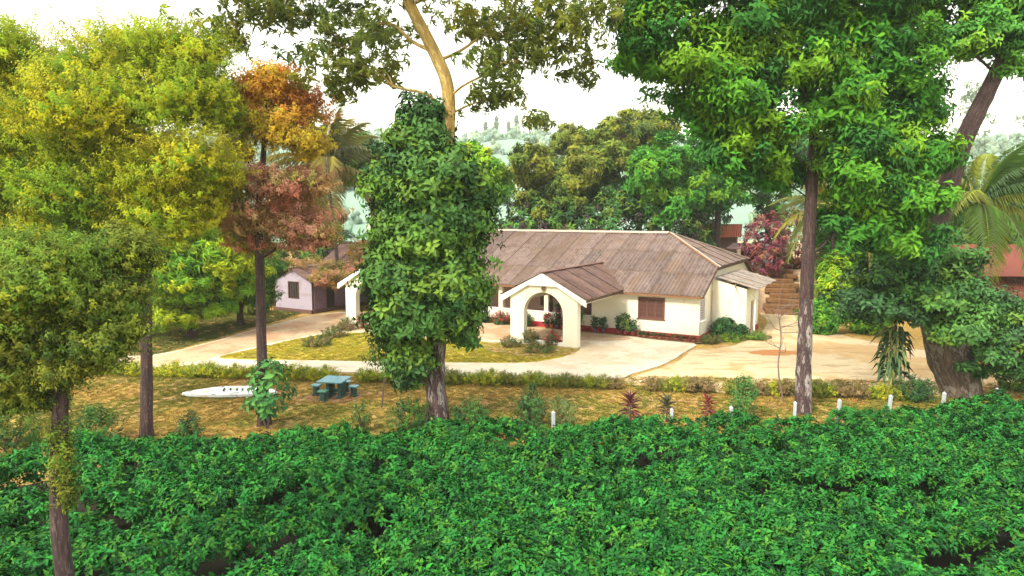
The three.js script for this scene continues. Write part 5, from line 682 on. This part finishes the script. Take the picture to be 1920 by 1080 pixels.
{
  // whitewashed oval slab with a raised dished surface and dark bottle-like pegs
  const t = thing('oval_slab', 'whitewashed pointed oval slab lying on the lawn', 'slab', [-12.65, 0, -29.7], 0.06), pts = []; for (let i = 0; i < 40; i++) { const k = i / 40 * 2, x = k < 1 ? -1 + 2 * k : 3 - 2 * k, y = (k < 1 ? -0.42 : 1.05) * Math.pow(1 - x * x, 0.8); pts.push([x * 2.05, y]); }
  const g = extr(pts, 0.1, [], 0.03); g.rotateX(-Math.PI / 2); g.translate(0, 0.055, 0); const wm = new THREE.MeshStandardMaterial({ map: SP(512, 4, (x, y, p) => { const s = fbm(x * 2, y * 2, 4, p * 2, 111), c = fbm(x * 5, y * 5, 3, p * 5, 112); return mix3(mix3([0.74, 0.76, 0.76], [0.62, 0.42, 0.24], smooth(0.56, 0.68, s) * 0.8), [0.25, 0.25, 0.2], smooth(0.66, 0.76, c)); }), roughness: 0.85 }); part('slab', boxUV(g), wm, t);
  part('kerb', (() => { const k = extr(pts.map((p) => [p[0] * 1.03, p[1] * 1.04]), 0.06); k.rotateX(-Math.PI / 2); return boxUV(k); })(), mat([0.1, 0.06, 0.05], 0.95), t);
  for (const [x, z] of [[-0.35, -0.35], [-0.05, -0.25], [0.25, -0.2], [0.5, -0.2], [-0.3, -0.1]]) part('peg', new THREE.CylinderGeometry(0.04, 0.06, 0.16, 8), mat([0.03, 0.08, 0.04], 0.5), t, [x, 0.2, z]);
}
// pots along the front wall and on the veranda wall
{
  const potG = new THREE.LatheGeometry([[0.0, 0], [0.12, 0], [0.17, 0.26], [0.19, 0.26], [0.19, 0.3], [0.15, 0.3], [0.13, 0.24], [0, 0.24]].map((p) => new THREE.Vector2(...p)), 14), cm = [mat([0.3, 0.04, 0.05], 0.8), mat([0.36, 0.13, 0.06], 0.85), mat([0.12, 0.04, 0.09], 0.8)];
  const pot = (lab, s, n, y, ph, cols, c, broad, group) => {
    const [x, z] = H(s, n), t = thing('potted_plant', lab, 'plant', [x, y, z], R() * 6, group); part('pot', potG, cm[c], t); part('stem', tube([[0, 0.2, 0, 0.02], [0.03, 0.2 + ph * 0.5, 0, 0.015], [0, 0.2 + ph * 0.9, 0, 0.008]], 5, 2), M.twig, t);
    const l = []; for (let i = 0; i < 26; i++) l.push([rr(-0.2, 0.2) * (0.6 + ph * 0.5), 0.26 + ph * Math.pow(R(), 0.8), rr(-0.2, 0.2) * (0.6 + ph * 0.5), new THREE.Vector3(rr(-0.7, 0.7), 0.8, rr(-0.7, 0.7)), rr(0.5, 0.9), vary(pick(cols))]); instances('foliage', SPR[broad ? 'vine' : 'small'][0], LM.mid, l, t);
  };
  pot('leafy potted plant at wall beside the right porch', -7.9, 0.5, 0.06, 1.0, BC.lime, 0, false); pot('dark potted plant left of the tall palm pot', -6.9, 0.55, 0.06, 0.75, BC.dark, 2, true); pot('second dark potted plant by the front wall', -6.3, 0.5, 0.06, 0.8, BC.dark, 2, true);
  pot('tall dark potted plant against front wall', -5.2, 0.5, 0.06, 0.95, BC.dark, 0, true); pot('spiky upright potted plant in front of wall', -4.7, 0.55, 0.06, 1.1, BC.lime.concat(BC.dark), 0, true); pot('broad leaved potted plant left of brown window', -4.2, 0.5, 0.06, 0.85, BC.dark, 0, true);
  for (let i = 0; i < 14; i++) pot(`small potted plant in front of red plinth ${i < 4 ? 'left of the brown window' : i < 8 ? 'below the brown window' : i < 11 ? 'right of the brown window' : 'at the bungalow corner'}`, -3.7 + i * 0.27, 0.6 + rr(-0.05, 0.05), -0.1, 0.14, BC.red.concat(BC.dark), i % 2, false, `small pots along the red plinth ${i < 4 ? 'a' : i < 8 ? 'b' : i < 11 ? 'c' : 'd'}`);
  for (let i = 0; i < 5; i++) pot('potted plant on the veranda wall behind the right arch', [-12.9, -10.6, -10.0, -9.4, -17][i], -0.09, 1.11, 0.3, BC.dark, 2, false, 'pots on the veranda wall');
  for (let i = 0; i < 6; i++) pot('potted plant at foot of veranda wall behind the right arch', -10.6 + i * 0.42, 0.5, 0.06, 0.5 + 0.3 * hash2(i, 3), BC.dark.concat(BC.red.slice(0, 1)), i % 3, i % 2 === 0, 'pots behind the right arch');
}
{
  const [a, b] = H(-6.9, 0.16), g = flat([H(-3.9, 0.08), H(0.2, 0.08), H(0.5, 0.85), H(-3.9, 0.8)], 0.075, [], 5, 0.05, 12); struct('flower_bed', g, soilM, 'soil bed along the front wall');
  struct('side_border', flat([H(0.3, 0.7), H(0.3, -2.8), H(2.4, -2.9), H(3.4, -4.5), H(3.9, -3.4), H(2.6, -1.8), H(1.3, -0.2)], 0.02, [], 5, 0.1, 13), soilM, 'planted border beside the lean-to');
  struct('porch_bed', flat([[-1.6, -41.9], [0.2, -41.6], [3.9, -40.2], [3.4, -38.6], [1.4, -37.6], [-0.6, -38.6], [-1.8, -40.4]], 0.052, [], 5, 0.12, 14), pathM, 'reddish bed in front of right porch');
}
scene.traverse((o) => { if (o.isMesh) { o.castShadow = true; o.receiveShadow = true; } });
renderer.render(scene, camera);
